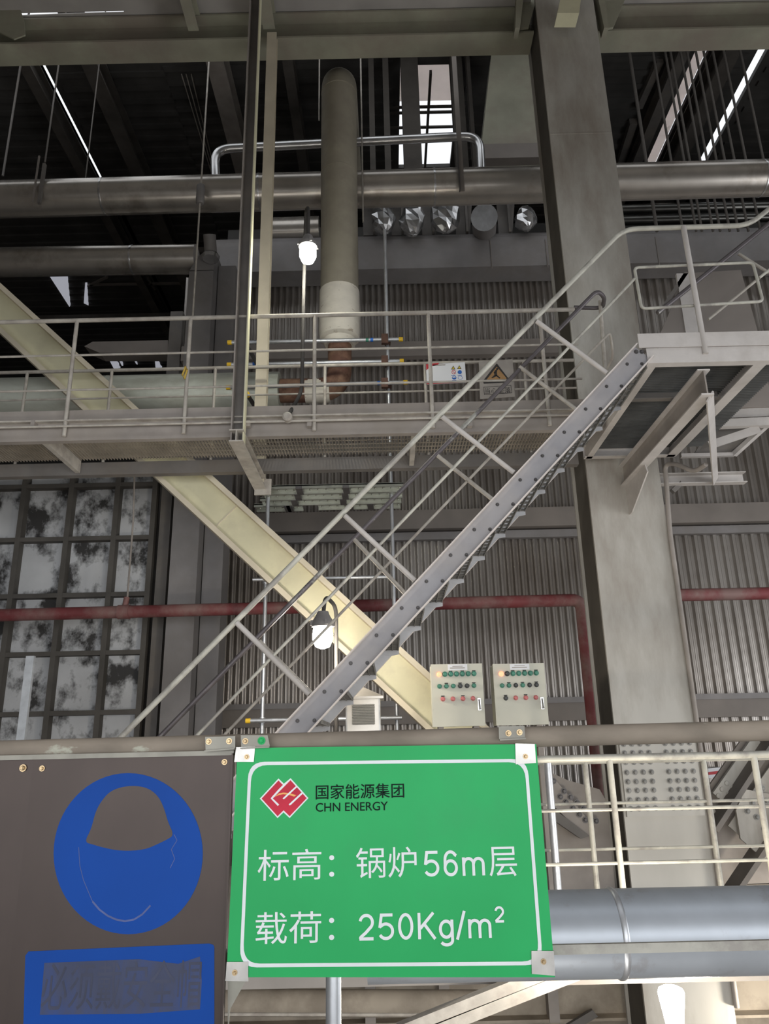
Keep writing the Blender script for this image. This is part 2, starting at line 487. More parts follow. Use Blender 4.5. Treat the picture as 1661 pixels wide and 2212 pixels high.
for a, b, yl in [(gapL[0], gapL[1], H(220, 395, ROOFZ).y), (gapR[0], gapR[1], H(1380, 372, ROOFZ).y), (gapR2[0], gapR2[1], H(1400, 365, ROOFZ).y)]:
    mb.box((a - .1, yl, ROOFZ), (b + .1, 24, ROOFZ + .1))
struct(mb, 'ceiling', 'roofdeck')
mb = MB().box((gapR[0], 8, ROOFZ + .12), (gapR[1], 24, ROOFZ + .14))
struct(mb, 'window_1', 'skysheet', 'skylight slot with a translucent beige sheet')
y_m = H(900, 228, ROOFZ).y
mb = MB().box((cx0, cy1 - .2, ROOFZ + .12), (cx1, y_m, ROOFZ + .14))
struct(mb, 'window_2', 'skysheet', 'beige sheet over the upper part of the roof opening')
mb = MB()
for yy in (228, 240, 272):
    a = H(920, yy, ROOFZ).y; mb.box((cx0 - .3, a - .03, ROOFZ - .05), (cx1 + .2, a + .03, ROOFZ - .02))
for xx, ww in ((876, .05), (921, .05)):
    a = rx(xx, 300); mb.box((a - ww / 2, cy0, ROOFZ - .12), (a + ww / 2, cy1, ROOFZ - .02))
struct(mb, 'trim_skylight_bars', 'roofdk')
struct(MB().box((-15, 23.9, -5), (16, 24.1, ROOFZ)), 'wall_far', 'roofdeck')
struct(MB().box((-14.6, -7, -5), (-14.4, 24, ROOFZ)), 'wall_left', 'greydk')
mb = MB().box((14.4, 7, -5), (14.6, 24, ROOFZ)); mb.box((14.4, -7, 4), (14.6, 7, ROOFZ))
struct(mb, 'wall_right', 'greydk')
struct(MB().box((-15, -8, -5.1), (15, 24, -5.0)), 'floor_ground', 'floor')
struct(MB().box((-6, -3.5, -.08), (6, 1.62, 0.0)), 'floor_near_walkway', 'floor')
struct(MB().box((-9, -7, 3.6), (9, 1.25, 3.8)), 'light_block_slab', 'slab')  # unseen slab added to keep light off the upper steelwork
struct(MB().box((-15, -7.2, 3.6), (15, -7, ROOFZ)), 'wall_front_upper', 'greydk')
mb = MB().box((-15, -7.2, -5), (-7, -7, 3.6)); mb.box((9, -7.2, -5), (15, -7, 3.6)); mb.box((-7, -7.2, -5), (9, -7, -2.6))
struct(mb, 'light_block_wall', 'greydk')  # unseen wall added to narrow the opening and cut its light
# floor of the 56 m level where stair and cabinets stand
struct(MB().box((-7.2, 4.75, -.06), (1.0, 9.0, 0.0)), 'floor_stair_landing', 'floor')

# ------------------------------------------------------------------ steelwork overhead
BF = 8.05; zb = P(830, 125, BF).z; BN = H(830, 77, zb).y; BW = (BF + BN) / 2
zt = P(830, 46, BW).z
hh = zt - zb
CLX, CRX = P(1265, 1000, 7.5).x, P(1421.5, 1000, 7.5).x
for a, b, lab in ((-14, CLX - .004, 'long greenish grey steel beam along the top of the photo, left of the column'), (CRX + .004, 14, 'greenish grey steel beam along the top of the photo, right of the column')):
    solo(MB().sweep((a, BW, (zb + zt) / 2), (b, BW, (zb + zt) / 2), isec(BF - BN, hh, .03, .02)), 'main_beam', 'beam', lab, 'beam')
CF = 7.5; CB = 8.13
cl = P(1153 + .112 * 1000, 1000, CF).x; cr = P(1286 + .1355 * 1000, 1000, CF).x
zd = zt + .02
sx0, sx1 = H(32, 30, zd).x, H(272, 37, zd).x
sy0, sy1 = BN - .05, BN - .012
mb = MB().box((-14, 1.3, zd), (sx0, BF + .2, zd + .015)); mb.box((sx1, 1.3, zd), (cl - .02, BF + .2, zd + .015))
mb.box((sx0, 1.3, zd), (sx1, sy0, zd + .015)); mb.prism([(sx0, sy1, zd), (sx0, BF + .2, zd), (sx1, BF + .2, zd), (sx1, sy1 - .02, zd), ((sx0 + sx1) / 2, sy1 - .015, zd)], (0, 0, .015))
mb.box((cl - .02, 1.3, zd), (cr + .02, CF - .05, zd + .015)); mb.box((cr + .02, 1.3, zd), (14, BF + .2, zd + .015))
struct(mb, 'ceiling_upper_deck', 'slab')
# joists running in depth over the beam, seen along the top edge
for i, (xx, w, lab) in enumerate([(578, .16, 'short joist end above the beam where the beige hanger post starts'),
                       (415, .14, 'slotted joist end above the beam, left of the long grey hanging post')]):
    a = P(xx + 3, 40, BN - .05)
    mb = MB().sweep((a.x, 4.2, zt - .16), (a.x, BN - .005, zt - .16), isec(w, .3, .018, .014))
    solo(mb, 'ceiling_joist', 'beam', lab, 'beam')
mb = MB(); a = P(20, 60, BN - .2)
mb.prism([P(-60, 8, BN - .1), P(40, 10, BN - .1), P(52, 45, BN - .1), P(54, 75, BN - .1), P(30, 84, BN - .1), P(-60, 40, BN - .1)], (0, .02, 0))
solo(mb, 'gusset_plate', 'beam', 'pale cut corner gusset plate at the top left end of the beam', 'plate')
for (x0, x1, x2, x3, lab) in [(1118, 1152, 1142, 1113, 'tapered stub bracket on the beam left of the column top'),
                              (1292, 1345, 1325, 1305, 'tapered stub bracket on the beam right of the column top')]:
    mb = MB().prism([P(x0, -14, BN - .05), P(x1 + 10, -14, BN - .05), P(x2, 58, BN - .05), P(x3, 62, BN - .05)], (0, .035, 0))
    mb.prism([P(x0 - 2, -14, BN - .18), P(x0 + 14, -14, BN - .18), P(x3 + 10, 60, BN - .18), P(x3, 60, BN - .18)], (0, .16, 0))
    solo(mb, 'stub_bracket', 'beam', lab, 'bracket')
mb = MB().prism([P(1212, -10, 7.2), P(1256, -10, 7.2), P(1251, 28, 7.2), P(1204, 28, 7.2)], (0, .2, 0))
solo(mb, 'beam_stub', 'cream', 'pale cream beam stub at the top of the column face', 'beam')
# roof rafters running in depth
def rafter(x, y, w, h, lab, m='roofdk'):
    X = H(x, y, ROOFZ - .1).x
    mb = MB().sweep((X, 8.3, ROOFZ - .06 - h / 2), (X, 23.5, ROOFZ - .06 - h / 2), isec(w, h, .03, .02))
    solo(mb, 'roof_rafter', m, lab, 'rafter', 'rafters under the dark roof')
rafter(85, 165, .22, .4, 'dark roof rafter left of the thin bright slot, upper left')
rafter(225, 170, .3, .45, 'dark roof rafter between the bright slot and the hanging chain rod')
rafter(480, 150, .34, .5, 'brownish roof rafter left of the two tall hanging posts', 'grey')
rafter(630, 160, .2, .4, 'dark roof rafter between the beige post and the tan pipe')
rafter(1548, 130, .30, .5, 'wide dark roof rafter right of the beige skylight slot')
rafter(1455, 130, .22, .35, 'narrow brown rafter left of the beige skylight slot', 'greydk')
mb = MB()
for yy, lab in ((16.5, 'nearer dark purlin deep in the roof'), (19.5, 'farther dark purlin deep in the roof')):
    solo(MB().bar((-14, yy, ROOFZ - .62), (14, yy, ROOFZ - .62), .16, .16), 'roof_purlin', 'roofdk', lab, 'purlin', 'purlins under the dark roof')
def gusset_bar(pts, w, lab, m='roofdk', name='roof_strut'):
    a, b = H(pts[0], pts[1], ROOFZ - w * .6), H(pts[2], pts[3], ROOFZ - w * .6)
    solo(MB().bar(a, b, w, w), name, m, lab, 'strut')
gusset_bar((1425, 130, 1380, 230), .14, 'short dark roof strut right of the column near the beam', 'greydk')
gusset_bar((1368, 262, 1335, 365), .16, 'dark inclined roof strut just right of the column above the big pipe', 'greydk')
# dark bunker plate left of the column
mb = MB().prism([P(1062, 110, 10.6), P(1160, 110, 10.6), P(1172, 312, 10.6), P(1040, 316, 10.6)], (0, .6, 0))
solo(mb, 'hopper_plate', 'beam', 'olive trapezoid hopper side hanging between the skylight and the column', 'hopper')
solo(MB().box(P(1040, 342, 10.5), P(1180, 308, 10.5) + Vector((0, .3, 0))), 'hopper_beam', 'girt', 'brown beam along the lower edge of the olive hopper', 'beam')

# dark vertical supports seen against the skylight
for x0, x1, y0, y1, Y, lab in [(873, 912, 140, 372, 11.2, 'wide dark post standing in front of the bright roof opening'),
                               (800, 812, 140, 372, 11.0, 'thin dark post just right of the tan pipe'),
                               (832, 845, 140, 372, 11.0, 'brownish post left of the bright roof opening'),
                               (985, 1012, 140, 372, 11.4, 'dark post at the right edge of the bright roof opening'),
                               (1022, 1030, 140, 372, 11.3, 'slim dark post left of the olive hopper')]:
    a, b = P(x0, y1, Y), P(x1, y1, Y); zt_ = P(x0, y0 - 60, Y).z
    mb = MB().sweep(((a.x + b.x) / 2, Y, P(x0, 430, Y).z), ((a.x + b.x) / 2, Y, zt_), isec(b.x - a.x, .2, .02, .02), (0, 1, 0))
    solo(mb, 'support_post', 'roofdk', lab, 'post', 'dark posts in front of the roof opening')

# ------------------------------------------------------------------ column
col = thing('steel_column', 'tall broad grey steel column standing right of the stair, full height of the photo', 'column', ((cl + cr) / 2, 7.8, -4.5))
ztop, zbot = 14.0, -4.5
MB().box((cl, CF, zbot), (cr, CF + .035, ztop)).build('front_flange', 'column', col)
MB().box((cl, CB - .035, zbot), (cr, CB, ztop)).build('back_flange', 'column', col)
for xw in (cl + .03, cr - .055): MB().box((xw, CF + .035, zbot), (xw + .025, CB - .035, ztop)).build('side_plate', 'sideshade', col)
z288 = P(1255, 288, CF).z
MB().box((cl + .001, CF - .004, z288 - .006), (cr - .001, CF, z288 + .006)).build('weld_seam', 'column', col)
s0, s1 = P(1420, 1763, CF).z, P(1420, 1585, CF).z
sp = MB().box((cl + .02, CF - .03, s0), (cr - .03, CF, s1)).build('splice_plate', 'column', col)
rows = [1606, 1625, 1645, 1667, 1687, 1706, 1726, 1745]
for k, yy in enumerate(rows):
    z = P(1420, yy, CF).z
    for j in range(8):
        u = (.055 + j * .107) if j < 4 else (.60 + (j - 4) * .107)
        MB().bolt((cl + .02 + u * (cr - cl - .05), CF - .03, z), .0165).build('bolt', 'boltgrey', sp)

# conduit on the right edge of the column
pts = fillet([P(1525, 1003, 6.9), P(1500, 1020, 7.1), P(1462, 1002, 7.3), P(1436, 1002, CF - .03), P(1440, 1050, CF - .03), (cr + .01, CF - .03, P(1460, 1150, CF).z), (cr + .01, CF - .03, -1.0)], .12)
solo(MB().tube(pts, .024, 10), 'conduit', 'grey', 'grey cable conduit running down the right edge of the big column', 'conduit')

# ------------------------------------------------------------------ diagonal brace (cream)
BY = 7.85
def brace_pt(t):  # centre line in the photo
    x0, y0, x1, y1 = -140, 538, 1240, 1808
    return P(x0 + (x1 - x0) * t, y0 + (y1 - y0) * t, BY)
br = thing('diagonal_brace', 'long cream steel brace slanting down right behind walkway and stair', 'brace', brace_pt(1.0))
A_, B_ = brace_pt(-.05), brace_pt(.93)
d_ = (B_ - A_).normalized(); nrm = Vector((d_.z, 0, -d_.x)); nrm = nrm if nrm.z > 0 else -nrm
bh, bw = .40, .30
def slab_(off, th, y0, y1):
    a, b = A_ + nrm * off, B_ + nrm * off
    return MB().prism([a - nrm * th / 2 + Vector((0, y0, 0)), a + nrm * th / 2 + Vector((0, y0, 0)), b + nrm * th / 2 + Vector((0, y0, 0)), b - nrm * th / 2 + Vector((0, y0, 0))], (0, y1 - y0, 0))
slab_(0, bh - .03, -.01, .01).build('web', 'cream', br)
slab_(bh / 2 - .01, .055, -bw / 2, bw / 2).build('flange', 'creamedge', br)
slab_(-bh / 2 + .01, .055, -bw / 2, bw / 2).build('flange', 'creamedge', br)
a = brace_pt(.455)
MB().prism([a + nrm * (bh / 2 - .03) + Vector((0, -.016, 0)), a + nrm * (bh / 2 - .03) + d_ * .012 + Vector((0, -.016, 0)), a - nrm * (bh / 2 - .03) + d_ * .012 + Vector((0, -.016, 0)), a - nrm * (bh / 2 - .03) + Vector((0, -.016, 0))], (0, .007, 0)).build('weld_seam', 'creamedge', br)

# node plate at the foot of the brace with bolts
gp = thing('node_gusset', 'grey gusset plate joining brace foot to the left side of the column', 'plate', P(1230, 1900, 7.8))
MB().prism([P(1150, 1650, 7.8), P(1225, 1685, 7.8), P(1295, 1705, 7.8), P(1310, 1730, 7.8), P(1342, 2050, 7.8), P(1150, 2050, 7.8)], (0, .03, 0)).build('plate', 'grey', gp)
MB().prism([P(1160, 1668, 7.68), P(1190, 1672, 7.68), P(1290, 1795, 7.68), P(1280, 1806, 7.68), P(1262, 1806, 7.68), P(1150, 1695, 7.68)], (0, .02, 0)).build('splice_plate', 'grey', gp)
MB().prism([P(1150, 1712, 7.62), P(1274, 1806, 7.62), P(1255, 1812, 7.62), P(1150, 1740, 7.62)], (0, .16, 0)).build('stiffener', 'greydk', gp)  # underside of the brace flange, its shadow put in as a dark colour
for x, y in [(1218, 1709), (1210, 1721), (1232, 1722), (1222, 1733), (1246, 1734), (1237, 1746), (1260, 1747), (1251, 1759), (1264, 1771), (1195, 1687), (1287, 1773)]:
    MB().bolt(P(x, y, 7.68), .019).build('bolt', 'boltdk', gp)
for x, y in [(1180, 1759), (1182, 1788), (1196, 1892)]:
    MB().bolt(P(x, y, 7.79), .02).build('bolt', 'boltgrey', gp)

# right hand lower brace
rb = thing('lower_brace', 'bolted grey brace rising to the right from the foot of the column', 'brace', P(1480, 1850, 7.8))
MB().prism([P(1530, 1700, 7.86), P(1600, 1600, 7.86), P(1720, 1600, 7.86), P(1720, 1905, 7.86), P(1556, 1912, 7.86)], (0, .03, 0)).build('gusset', 'grey', rb)
MB().prism([P(1626, 1592, 7.72), P(1654, 1610, 7.72), P(1582, 1749, 7.72), P(1540, 1713, 7.72)], (0, .04, 0)).build('splice_plate', 'column', rb)
def dslab(p0, p1, th, Y, dy):
    a, b = P(*p0, Y), P(*p1, Y); d = (b - a).normalized(); n = Vector((-d.z, 0, d.x))
    return MB().prism([a - n * th / 2, a + n * th / 2, b + n * th / 2, b - n * th / 2], (0, dy, 0))
dslab((1548, 1795), (1720, 1530), .045, 7.5, .26).build('flange', 'greydk', rb)
dslab((1590, 1935), (1800, 1620), .045, 7.5, .26).build('flange', 'greydk', rb)
dslab((1592, 1800), (1760, 1560), .2, 7.66, .02).build('web', 'column', rb)
MB().prism([P(1590, 1750, 7.6), P(1610, 1705, 7.6), P(1661, 1715, 7.6), P(1700, 1790, 7.6), P(1700, 1900, 7.6), P(1600, 1812, 7.6)], (0, .03, 0)).build('gusset', 'column', rb)
for x, y in [(1622, 1635), (1610, 1667), (1570, 1692), (1560, 1705), (1583, 1702), (1552, 1719), (1574, 1716), (1540, 1752), (1525, 1742), (1567, 1765)]:
    MB().lathe(P(x, y, 7.715), [(.024, 0), (.022, .008), (.012, .013)], 12, (0, -1, 0)).build('rivet', 'column', rb)
for x, y in [(1625, 1735), (1646, 1703), (1655, 1730), (1634, 1765), (1614, 1752), (1650, 1790), (1672, 1760)]:
    MB().bolt(P(x, y, 7.6), .018).build('bolt', 'boltgrey', rb)
sg = thing('small_notice', 'tiny red and white notice on the wall behind the lower brace', 'sign', P(1545, 1690, 11.3))
MB().prism([P(1529, 1660, 11.2), P(1563, 1657, 11.2), P(1566, 1676, 11.2), P(1531, 1681, 11.2)], (0, .3, 0)).build('board', 'paper', sg)
MB().prism([P(1530, 1668, 11.19), P(1565, 1664, 11.19), P(1566, 1670, 11.19), P(1531, 1674, 11.19)], (0, .01, 0)).build('red_band', 'noticered', sg)

# ------------------------------------------------------------------ boiler casing with ribs, lower left
GY = 10.0
cs = thing('boiler_casing', 'soot stained white casing wall with a dark rib grid, lower left', 'casing', P(150, 1700, GY))
z0c, z1c = -4.5, P(150, 1000, GY).z
xl, xr = -8.0, P(318, 1300, GY).x
MB().box((xl, GY + .13, z0c), (xr, GY + .16, z1c)).build('sheet', 'white', cs)
for x in (-88, 20, 127, 232, 316):
    X = P(x, 1300, GY).x
    MB().box((X - .035, GY, z0c), (X + .035, GY + .13, z1c)).build('rib', 'rib', cs)
for y in (1048, 1163, 1285, 1411, 1540, 1660):
    z = P(160, y, GY).z
    MB().box((xl, GY + .005, z - .03), (xr, GY + .13, z + .03)).build('rib', 'rib', cs)
# vertical casing columns between the ribbed wall and the corrugated sheet
def vcol(x0, x1, yref, Y0, Y1, ytop, m, lab, name='casing_column'):
    a, b = P(x0, yref, Y0).x, P(x1, yref, Y0).x; z1 = P((x0 + x1) / 2, ytop, Y0).z
    return solo(MB().box((a, Y0, -4.5), (b, Y1, z1)), name, m, lab, 'duct')
vcol(318, 343, 1500, 10.0, 10.3, 1000, 'greydk', 'narrow dark upright strip right of the stained casing wall')
vcol(345, 408, 1550, 9.75, 10.15, 585, 'duct', 'wide grey upright duct left of the corrugated wall')
vcol(421, 466, 1550, 10.0, 10.4, 575, 'duct', 'narrower grey upright duct touching the corrugated wall')
mb = MB(); a, b = P(345, 1550, 9.75).x, P(408, 1550, 9.75).x; zc = P(430, 585, 9.75).z
mb.prism([(a, 9.75, zc), (b, 9.75, zc), (b, 9.75, zc + .42), (a + .28, 9.75, zc + .4), (a + .1, 9.75, zc + .24)], (0, .5, 0))
hd0 = thing('duct_hood', 'sloped grey hood with a short capped vent stub on top of the wide upright duct', 'duct', (a + .2, 9.8, zc))
mb.build('hood', 'duct', hd0)
c = P(455, 545, 9.6)
MB().tube([c, c + Vector((0, -.12, .22))], .095, 16).build('vent_stub', 'duct', hd0)
MB().lathe(P(455, 560, 9.62), [(.12, 0), (.135, .05), (.11, .09)], 16).build('foil_collar', 'foil', hd0)
struct(MB().box((-8.0, 11.0, -4.5), (-2.6, 11.1, P(200, 1000, 11).z)), 'wall_left_back', 'greydk')

# header duct along the top of the corrugated wall
hz0, hz1 = P(1000, 592, 11.2).z, P(1000, 506, 11.2).z
hp = [(0, hz0)] + [(-.30 * math.sin(t), hz1 - .30 + .30 * math.cos(t)) for t in np.linspace(math.pi / 2, 0, 8)]
hprof = [(11.0, hz0), (11.0, hz1 - .3)] + [(11.0 + .3 - .3 * math.cos(t), hz1 - .3 + .3 * math.sin(t)) for t in np.linspace(0, math.pi / 2, 7)] + [(11.455, hz1), (11.455, hz0)]
mb = MB(); x0h = P(468, 550, 11.2).x
mb.prism([(x0h, y, z) for y, z in hprof], (13.9 - x0h, 0, 0))
hd = thing('header_duct', 'long grey header duct lying along the top of the corrugated wall', 'duct', (2, 11.3, hz0))
mb.build('casing', 'duct', hd)
for x in (1060, 1180, 1420):
    X = P(x, 550, 11).x; MB().box((X, 10.99, hz0 - .05), (X + .012, 11.0, hz1 - .3)).build('seam', 'girt', hd)
# dark void backdrop behind: inner casing wall of the boiler over the header
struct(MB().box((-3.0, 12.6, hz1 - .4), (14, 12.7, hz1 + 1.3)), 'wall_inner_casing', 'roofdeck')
# foil wrapped stubs and dark saddles between header and big pipe
random.seed(3)
for i, (x, y, rx_, ry_, lab) in enumerate([(828, 478, 24, 34, 'crumpled foil wrap just right of the tan pipe under the big pipe'),
                                       (890, 482, 26, 34, 'second crumpled foil wrap right of the tan pipe'),
                                       (962, 475, 30, 36, 'large bright crumpled foil wrap left of the capped stub'),
                                       (1135, 478, 22, 26, 'dim foil wrap between the capped stub and the column')]):
    mb = MB(); c = P(x, y - 6, 10.84); a = DIA(2.0 * rx_, x, y, 10.9) / 2; b = DIA(2.2 * ry_, x, y, 10.9) / 2; vs = []; n, k = 12, 8
    for j in range(k + 1):
        for t in range(n):
            ph = math.pi * j / k; th = 2 * math.pi * t / n; r = random.uniform(.8, 1.15)
            vs.append(c + Vector((a * r * math.sin(ph) * math.cos(th) * 1.1, .2 * r * math.sin(ph) * math.sin(th), b * math.cos(ph) * (1.0 + .1 * random.random()))))
    fs = [(j * n + t, j * n + (t + 1) % n, (j + 1) * n + (t + 1) % n, (j + 1) * n + t) for j in range(k) for t in range(n)]
    mb.add(vs, fs)
    solo(mb, 'foil_wrap', 'foil', lab, 'foil wrap')
for x, lab in [(800, 'first dark saddle leg right of the tan pipe, under the big pipe'), (861, 'dark saddle leg between the first two foil wraps'), (927, 'dark saddle leg left of the large foil wrap'), (1000, 'dark saddle leg left of the capped stub'), (1092, 'dark saddle leg right of the capped stub')]:
    mb = MB(); a = P(x, 508, 11.2); b = P(x, 440, 11.2)
    mb.prism([a + Vector((-.12, 0, 0)), a + Vector((.12, 0, 0)), b + Vector((.16, 0, 0)), b + Vector((-.16, 0, 0))], (0, .03, 0))
    mb.box((a.x + .05, 11.1, a.z), (a.x + .09, 11.2, b.z))
    solo(mb, 'saddle_leg', 'greydk', lab, 'bracket')
cst = thing('capped_stub', 'round capped grey pipe stub sticking out below the big pipe', 'pipe', P(1046, 505, 11.0))
MB().tube([P(1046, 470, 10.3), P(1046, 500, 11.15)], DIA(56, 1046, 475, 10.3) / 2, 24).build('pipe', 'duct', cst)
c = P(1046, 470, 10.3); dv = (P(1046, 470, 10.3) - P(1046, 500, 11.15)).normalized()
MB().lathe(c, [(DIA(60, 1046, 475, 10.3) / 2, 0), (DIA(60, 1046, 475, 10.3) / 2, .02)], 24, dv).build('end_cap', 'galv', cst)

# ------------------------------------------------------------------ pipes
def pipe(name, pts, r, m, lab, bends=.0, seg=24, cat='pipe', joints=()):
    t = thing(name, lab, cat, pts[0])
    MB().tube(fillet(pts, bends, 10) if bends else pts, r, seg).build('shell', m, t)
    for (p, d, w) in joints:
        MB().lathe(p, [(r + .004, 0), (r + .006, w / 2), (r + .004, w)], seg, d).build('joint_band', 'galv' if m != 'clad' else 'cladlt', t)
    return t
def lin(p, q, x, Y): return P(x, p[1] + (q[1] - p[1]) * (x - p[0]) / (q[0] - p[0]), Y)
P1a, P1b = (-200, 437), (1861, 379)
r1 = DIA(80, 830, 408, 9.3) / 2
pa, pb = P(*P1a, 9.3), P(*P1b, 9.3); dx = (pb - pa).normalized()
pipe('steam_pipe', [pa, pb], r1, 'clad', 'big horizontal clad pipe crossing the whole photo above the walkway', seg=32,
     joints=[(lin(P1a, P1b, x, 9.3), dx, .03) for x in (225, 560, 935, 1640)])
P2a, P2b = (-200, 570), (425, 560)
pipe('feed_pipe', [P(*P2a, 9.9), P(*P2b, 9.9)], DIA(66, 200, 565, 9.9) / 2, 'clad', 'shorter horizontal clad pipe ending at the upright ducts, left side', seg=32,
     joints=[(P(286, 562, 9.9), Vector((1, 0, 0)), .03)])
pipe('small_line', fillet([P(466, 400, 9.45), P(463, 322, 9.45), P(1036, 293, 9.45), P(1040, 372, 9.45)], .28, 10), DIA(20, 750, 305, 9.45) / 2, 'cladlt',
     'slim shiny pipe looping over the big pipe and turning down at both ends', seg=16)
VY = 8.4; rv = DIA(82, 732, 400, VY) / 2
vx = P(732.5, 400, VY).x
zt0 = P(733, 150, VY).z
vp = thing('tan_riser_pipe', 'thick tan vertical pipe rising past the lamp, elbow at the top', 'pipe', (vx, VY, P(733, 640, VY).z))
path = fillet([(vx, VY, P(733, 640, VY).z), (vx, VY, zt0 - .05), (vx, VY + 2.2, zt0 + .15)], .55, 12)
MB().tube(path, rv, 32).build('shell', 'vpipe', vp)
for y in (205, 380):
    MB().lathe((vx, VY, P(733, y, VY).z), [(rv + .004, 0), (rv + .004, .015)], 32).build('joint_band', 'vpipe', vp)
ins = MB().lathe((vx, VY, P(733, 737, VY).z), [(rv * .84, 0), (rv * 1.02, .03), (rv * 1.06, .12), (rv * 1.05, .3), (rv * 1.07, .33), (rv * 1.05, .5), (rv * 1.04, P(733, 632, VY).z - P(733, 737, VY).z)], 32)
ins.build('insulation', 'insul', vp)
MB().lathe((vx, VY, P(733, 748, VY).z), [(rv * .72, 0), (rv * .80, .02), (rv * .84, .08)], 32).build('ragged_collar', 'insul', vp)
wz0 = P(600, 846, VY).z
rs = DIA(52, 735, 790, VY) / 2
st = thing('rusty_elbow', 'bare rusty elbow pipe below the white insulation', 'pipe', (vx, VY, wz0))
MB().tube(fillet([(vx, VY, P(733, 745, VY).z), (vx, VY, wz0), (P(606, 846, VY).x, VY, wz0 + .01)], .3, 10), rs, 24).build('elbow', 'rust', st)
for (x, z, dr) in [(P(660, 846, VY).x, wz0, (1, 0, 0))]:
    MB().lathe((x, VY, z), [(rs + .003, 0), (rs + .004, .15), (rs + .003, .3)], 24, dr).build('primer_patch', 'insul', st)
rw = DIA(87, 400, 850, VY) / 2
wp = thing('white_cladding_pipe', 'wide pale green white clad pipe lying behind the walkway rails, left', 'pipe', P(300, 850, VY))
MB().tube([(P(-200, 850, VY).x, VY, wz0), (P(605, 846, VY).x, VY, wz0)], rw, 36).build('shell', 'wpipe', wp)
for x in (235, 525):
    MB().lathe((P(x, 850, VY).x, VY, wz0), [(rw + .004, 0), (rw + .004, .02)], 36, (1, 0, 0)).build('joint_band', 'wpipe', wp)
# red fire pipe
RY = 9.1
def redpt(x): return P(x, 1329 - 33 * x / 1250, RY)
rr = DIA(27, 700, 1305, RY) / 2
rp = thing('red_fire_pipe', 'dusty red pipe running behind the brace, turning down beside the column', 'pipe', redpt(1255))
xv = P(1256, 1310, RY).x
MB().tube(fillet([redpt(-150), (xv, RY, redpt(1256).z), (xv, RY, -1.0)], .12, 8), rr, 20).build('shell', 'red', rp)
MB().lathe(P(268, 1322, RY), [(rr + .012, -.07), (rr + .012, .07)], 20, (1, 0, 0)).build('coupling', 'red', rp)
MB().tube([P(270, 1310, RY), P(274, 1290, RY)], .035, 10).build('outlet', 'red', rp)
pipe('red_fire_pipe', [P(1440, 1286, RY), P(1800, 1279, RY)], rr, 'red', 'short red pipe section at the far right of the column', seg=20)
pipe('drain_rod', [P(275, 1292, RY), P(288, 1120, RY), P(291, 1010, RY)], .012, 'grey', 'thin rod rising from the red pipe in front of the stained wall', seg=8, cat='rod')
# big galvanised pipe in front, lower right
GPY = 3.2
g0, g1 = P(1000, 2008, GPY), P(1900, 2022, GPY)
rg = DIA(186, 1400, 2010, GPY) / 2
gpz = P(1400, 2013, GPY).z
gq = thing('galvanised_duct', 'large galvanised round duct passing right of the green sign', 'pipe', (1.5, GPY, gpz - rg))
MB().tube([(-.1, GPY, gpz), (3.2, GPY, gpz)], rg, 48).build('shell', 'pipegalv', gq)
X = P(1352, 2010, GPY - rg).x
MB().lathe((X, GPY, gpz), [(rg + .001, -.012), (rg + .006, -.006), (rg + .006, .006), (rg + .001, .012)], 48, (1, 0, 0)).build('seam_bead', 'galv', gq)

# ------------------------------------------------------------------ walkway (platform)
PN, PF = 6.5, 7.42
zpb = P(500, 944, PN).z                                  # underside of the edge channels
zfl = zpb + .20
PX0, PX1 = -7.0, P(1262, 990, 7.2).x
pf = thing('walkway_platform', 'long grey grating walkway crossing the left and middle of the photo', 'walkway', (-1, 7, zpb))
MB().sweep((PX0, PN, zpb + .09), (PX1, PN, zpb + .09), csec(.07, .18, .01, .008, -1)).build('edge_channel', 'grey', pf)
MB().sweep((PX0, PF, zpb + .07), (PX1, PF, zpb + .07), csec(.09, .14, .01, .008, -1)).build('edge_channel', 'greydk', pf)
MB().box((PX0, PN - .06, zfl - .025), (PX1, PN, zfl - .012)).build('edge_angle', 'rail', pf)
MB().box((PX0, PN - .012, zfl - .02), (PX1, PN - .004, zfl + .105)).build('toe_plate', 'grey', pf)
MB().box((PX0, PF + .0, zfl - .02), (PX1, PF + .008, zfl + .10)).build('toe_plate', 'greydk', pf)
mb = MB()
for X in np.arange(PX0 + .05, PX1, .032): mb.box((X, PN + .01, zfl - .04), (X + .006, PF - .01, zfl - .01))
for yy in np.arange(PN + .08, PF, .1): mb.box((PX0, yy, zfl - .02), (PX1, yy + .006, zfl - .01))
mb.build('grating', 'grating', pf)
for x in (78, 890):
    X = P(x, 955, PN).x; X = P(x, 958, PN).x
    MB().box((X, PN + .01, zpb + .02), (X + .05, PF - .01, zfl - .045)).build('cross_bearer', 'rail', pf)

# rails of the walkway
def guardrail(name, lab, Y, x0, x1, posts, ztop, levels, zfoot, m, r=.021, rp_=.019):
    g = thing(name, lab, 'guardrail', (x0, Y, zfoot))
    MB().tube([(x0, Y, ztop), (x1, Y, ztop)], r, 12).build('top_rail', m, g)
    for zz in levels: MB().tube([(x0, Y, zz), (x1, Y, zz)], .011, 8).build('mid_rail', m, g)
    for X in posts: MB().tube([(X, Y, zfoot), (X, Y, ztop)], rp_, 12).build('post', m, g)
    return g
RYN = PN - .035
zr = P(500, 685, RYN).z
posts = [P(x, 690, RYN).x for x in (-80, 167, 412, 680, 925, 1166)]
guardrail('walkway_guardrail', 'near pale pipe guardrail along the front edge of the walkway', RYN, PX0, P(1240, 664, RYN).x, posts, zr,
          [P(500, 760, RYN).z, P(500, 835, RYN).z], zpb + .03, 'rail')
RYF = PF + .03
guardrail('walkway_guardrail', 'far pipe guardrail along the back edge of the walkway', RYF, PX0, P(1240, 790, RYF).x,
          [P(x, 800, RYF).x for x in (-120, 60, 242, 465, 702, 918, 1132)], zr - .02, [zr - .36, zr - .68], zfl - .05, 'rail', .019, .017)
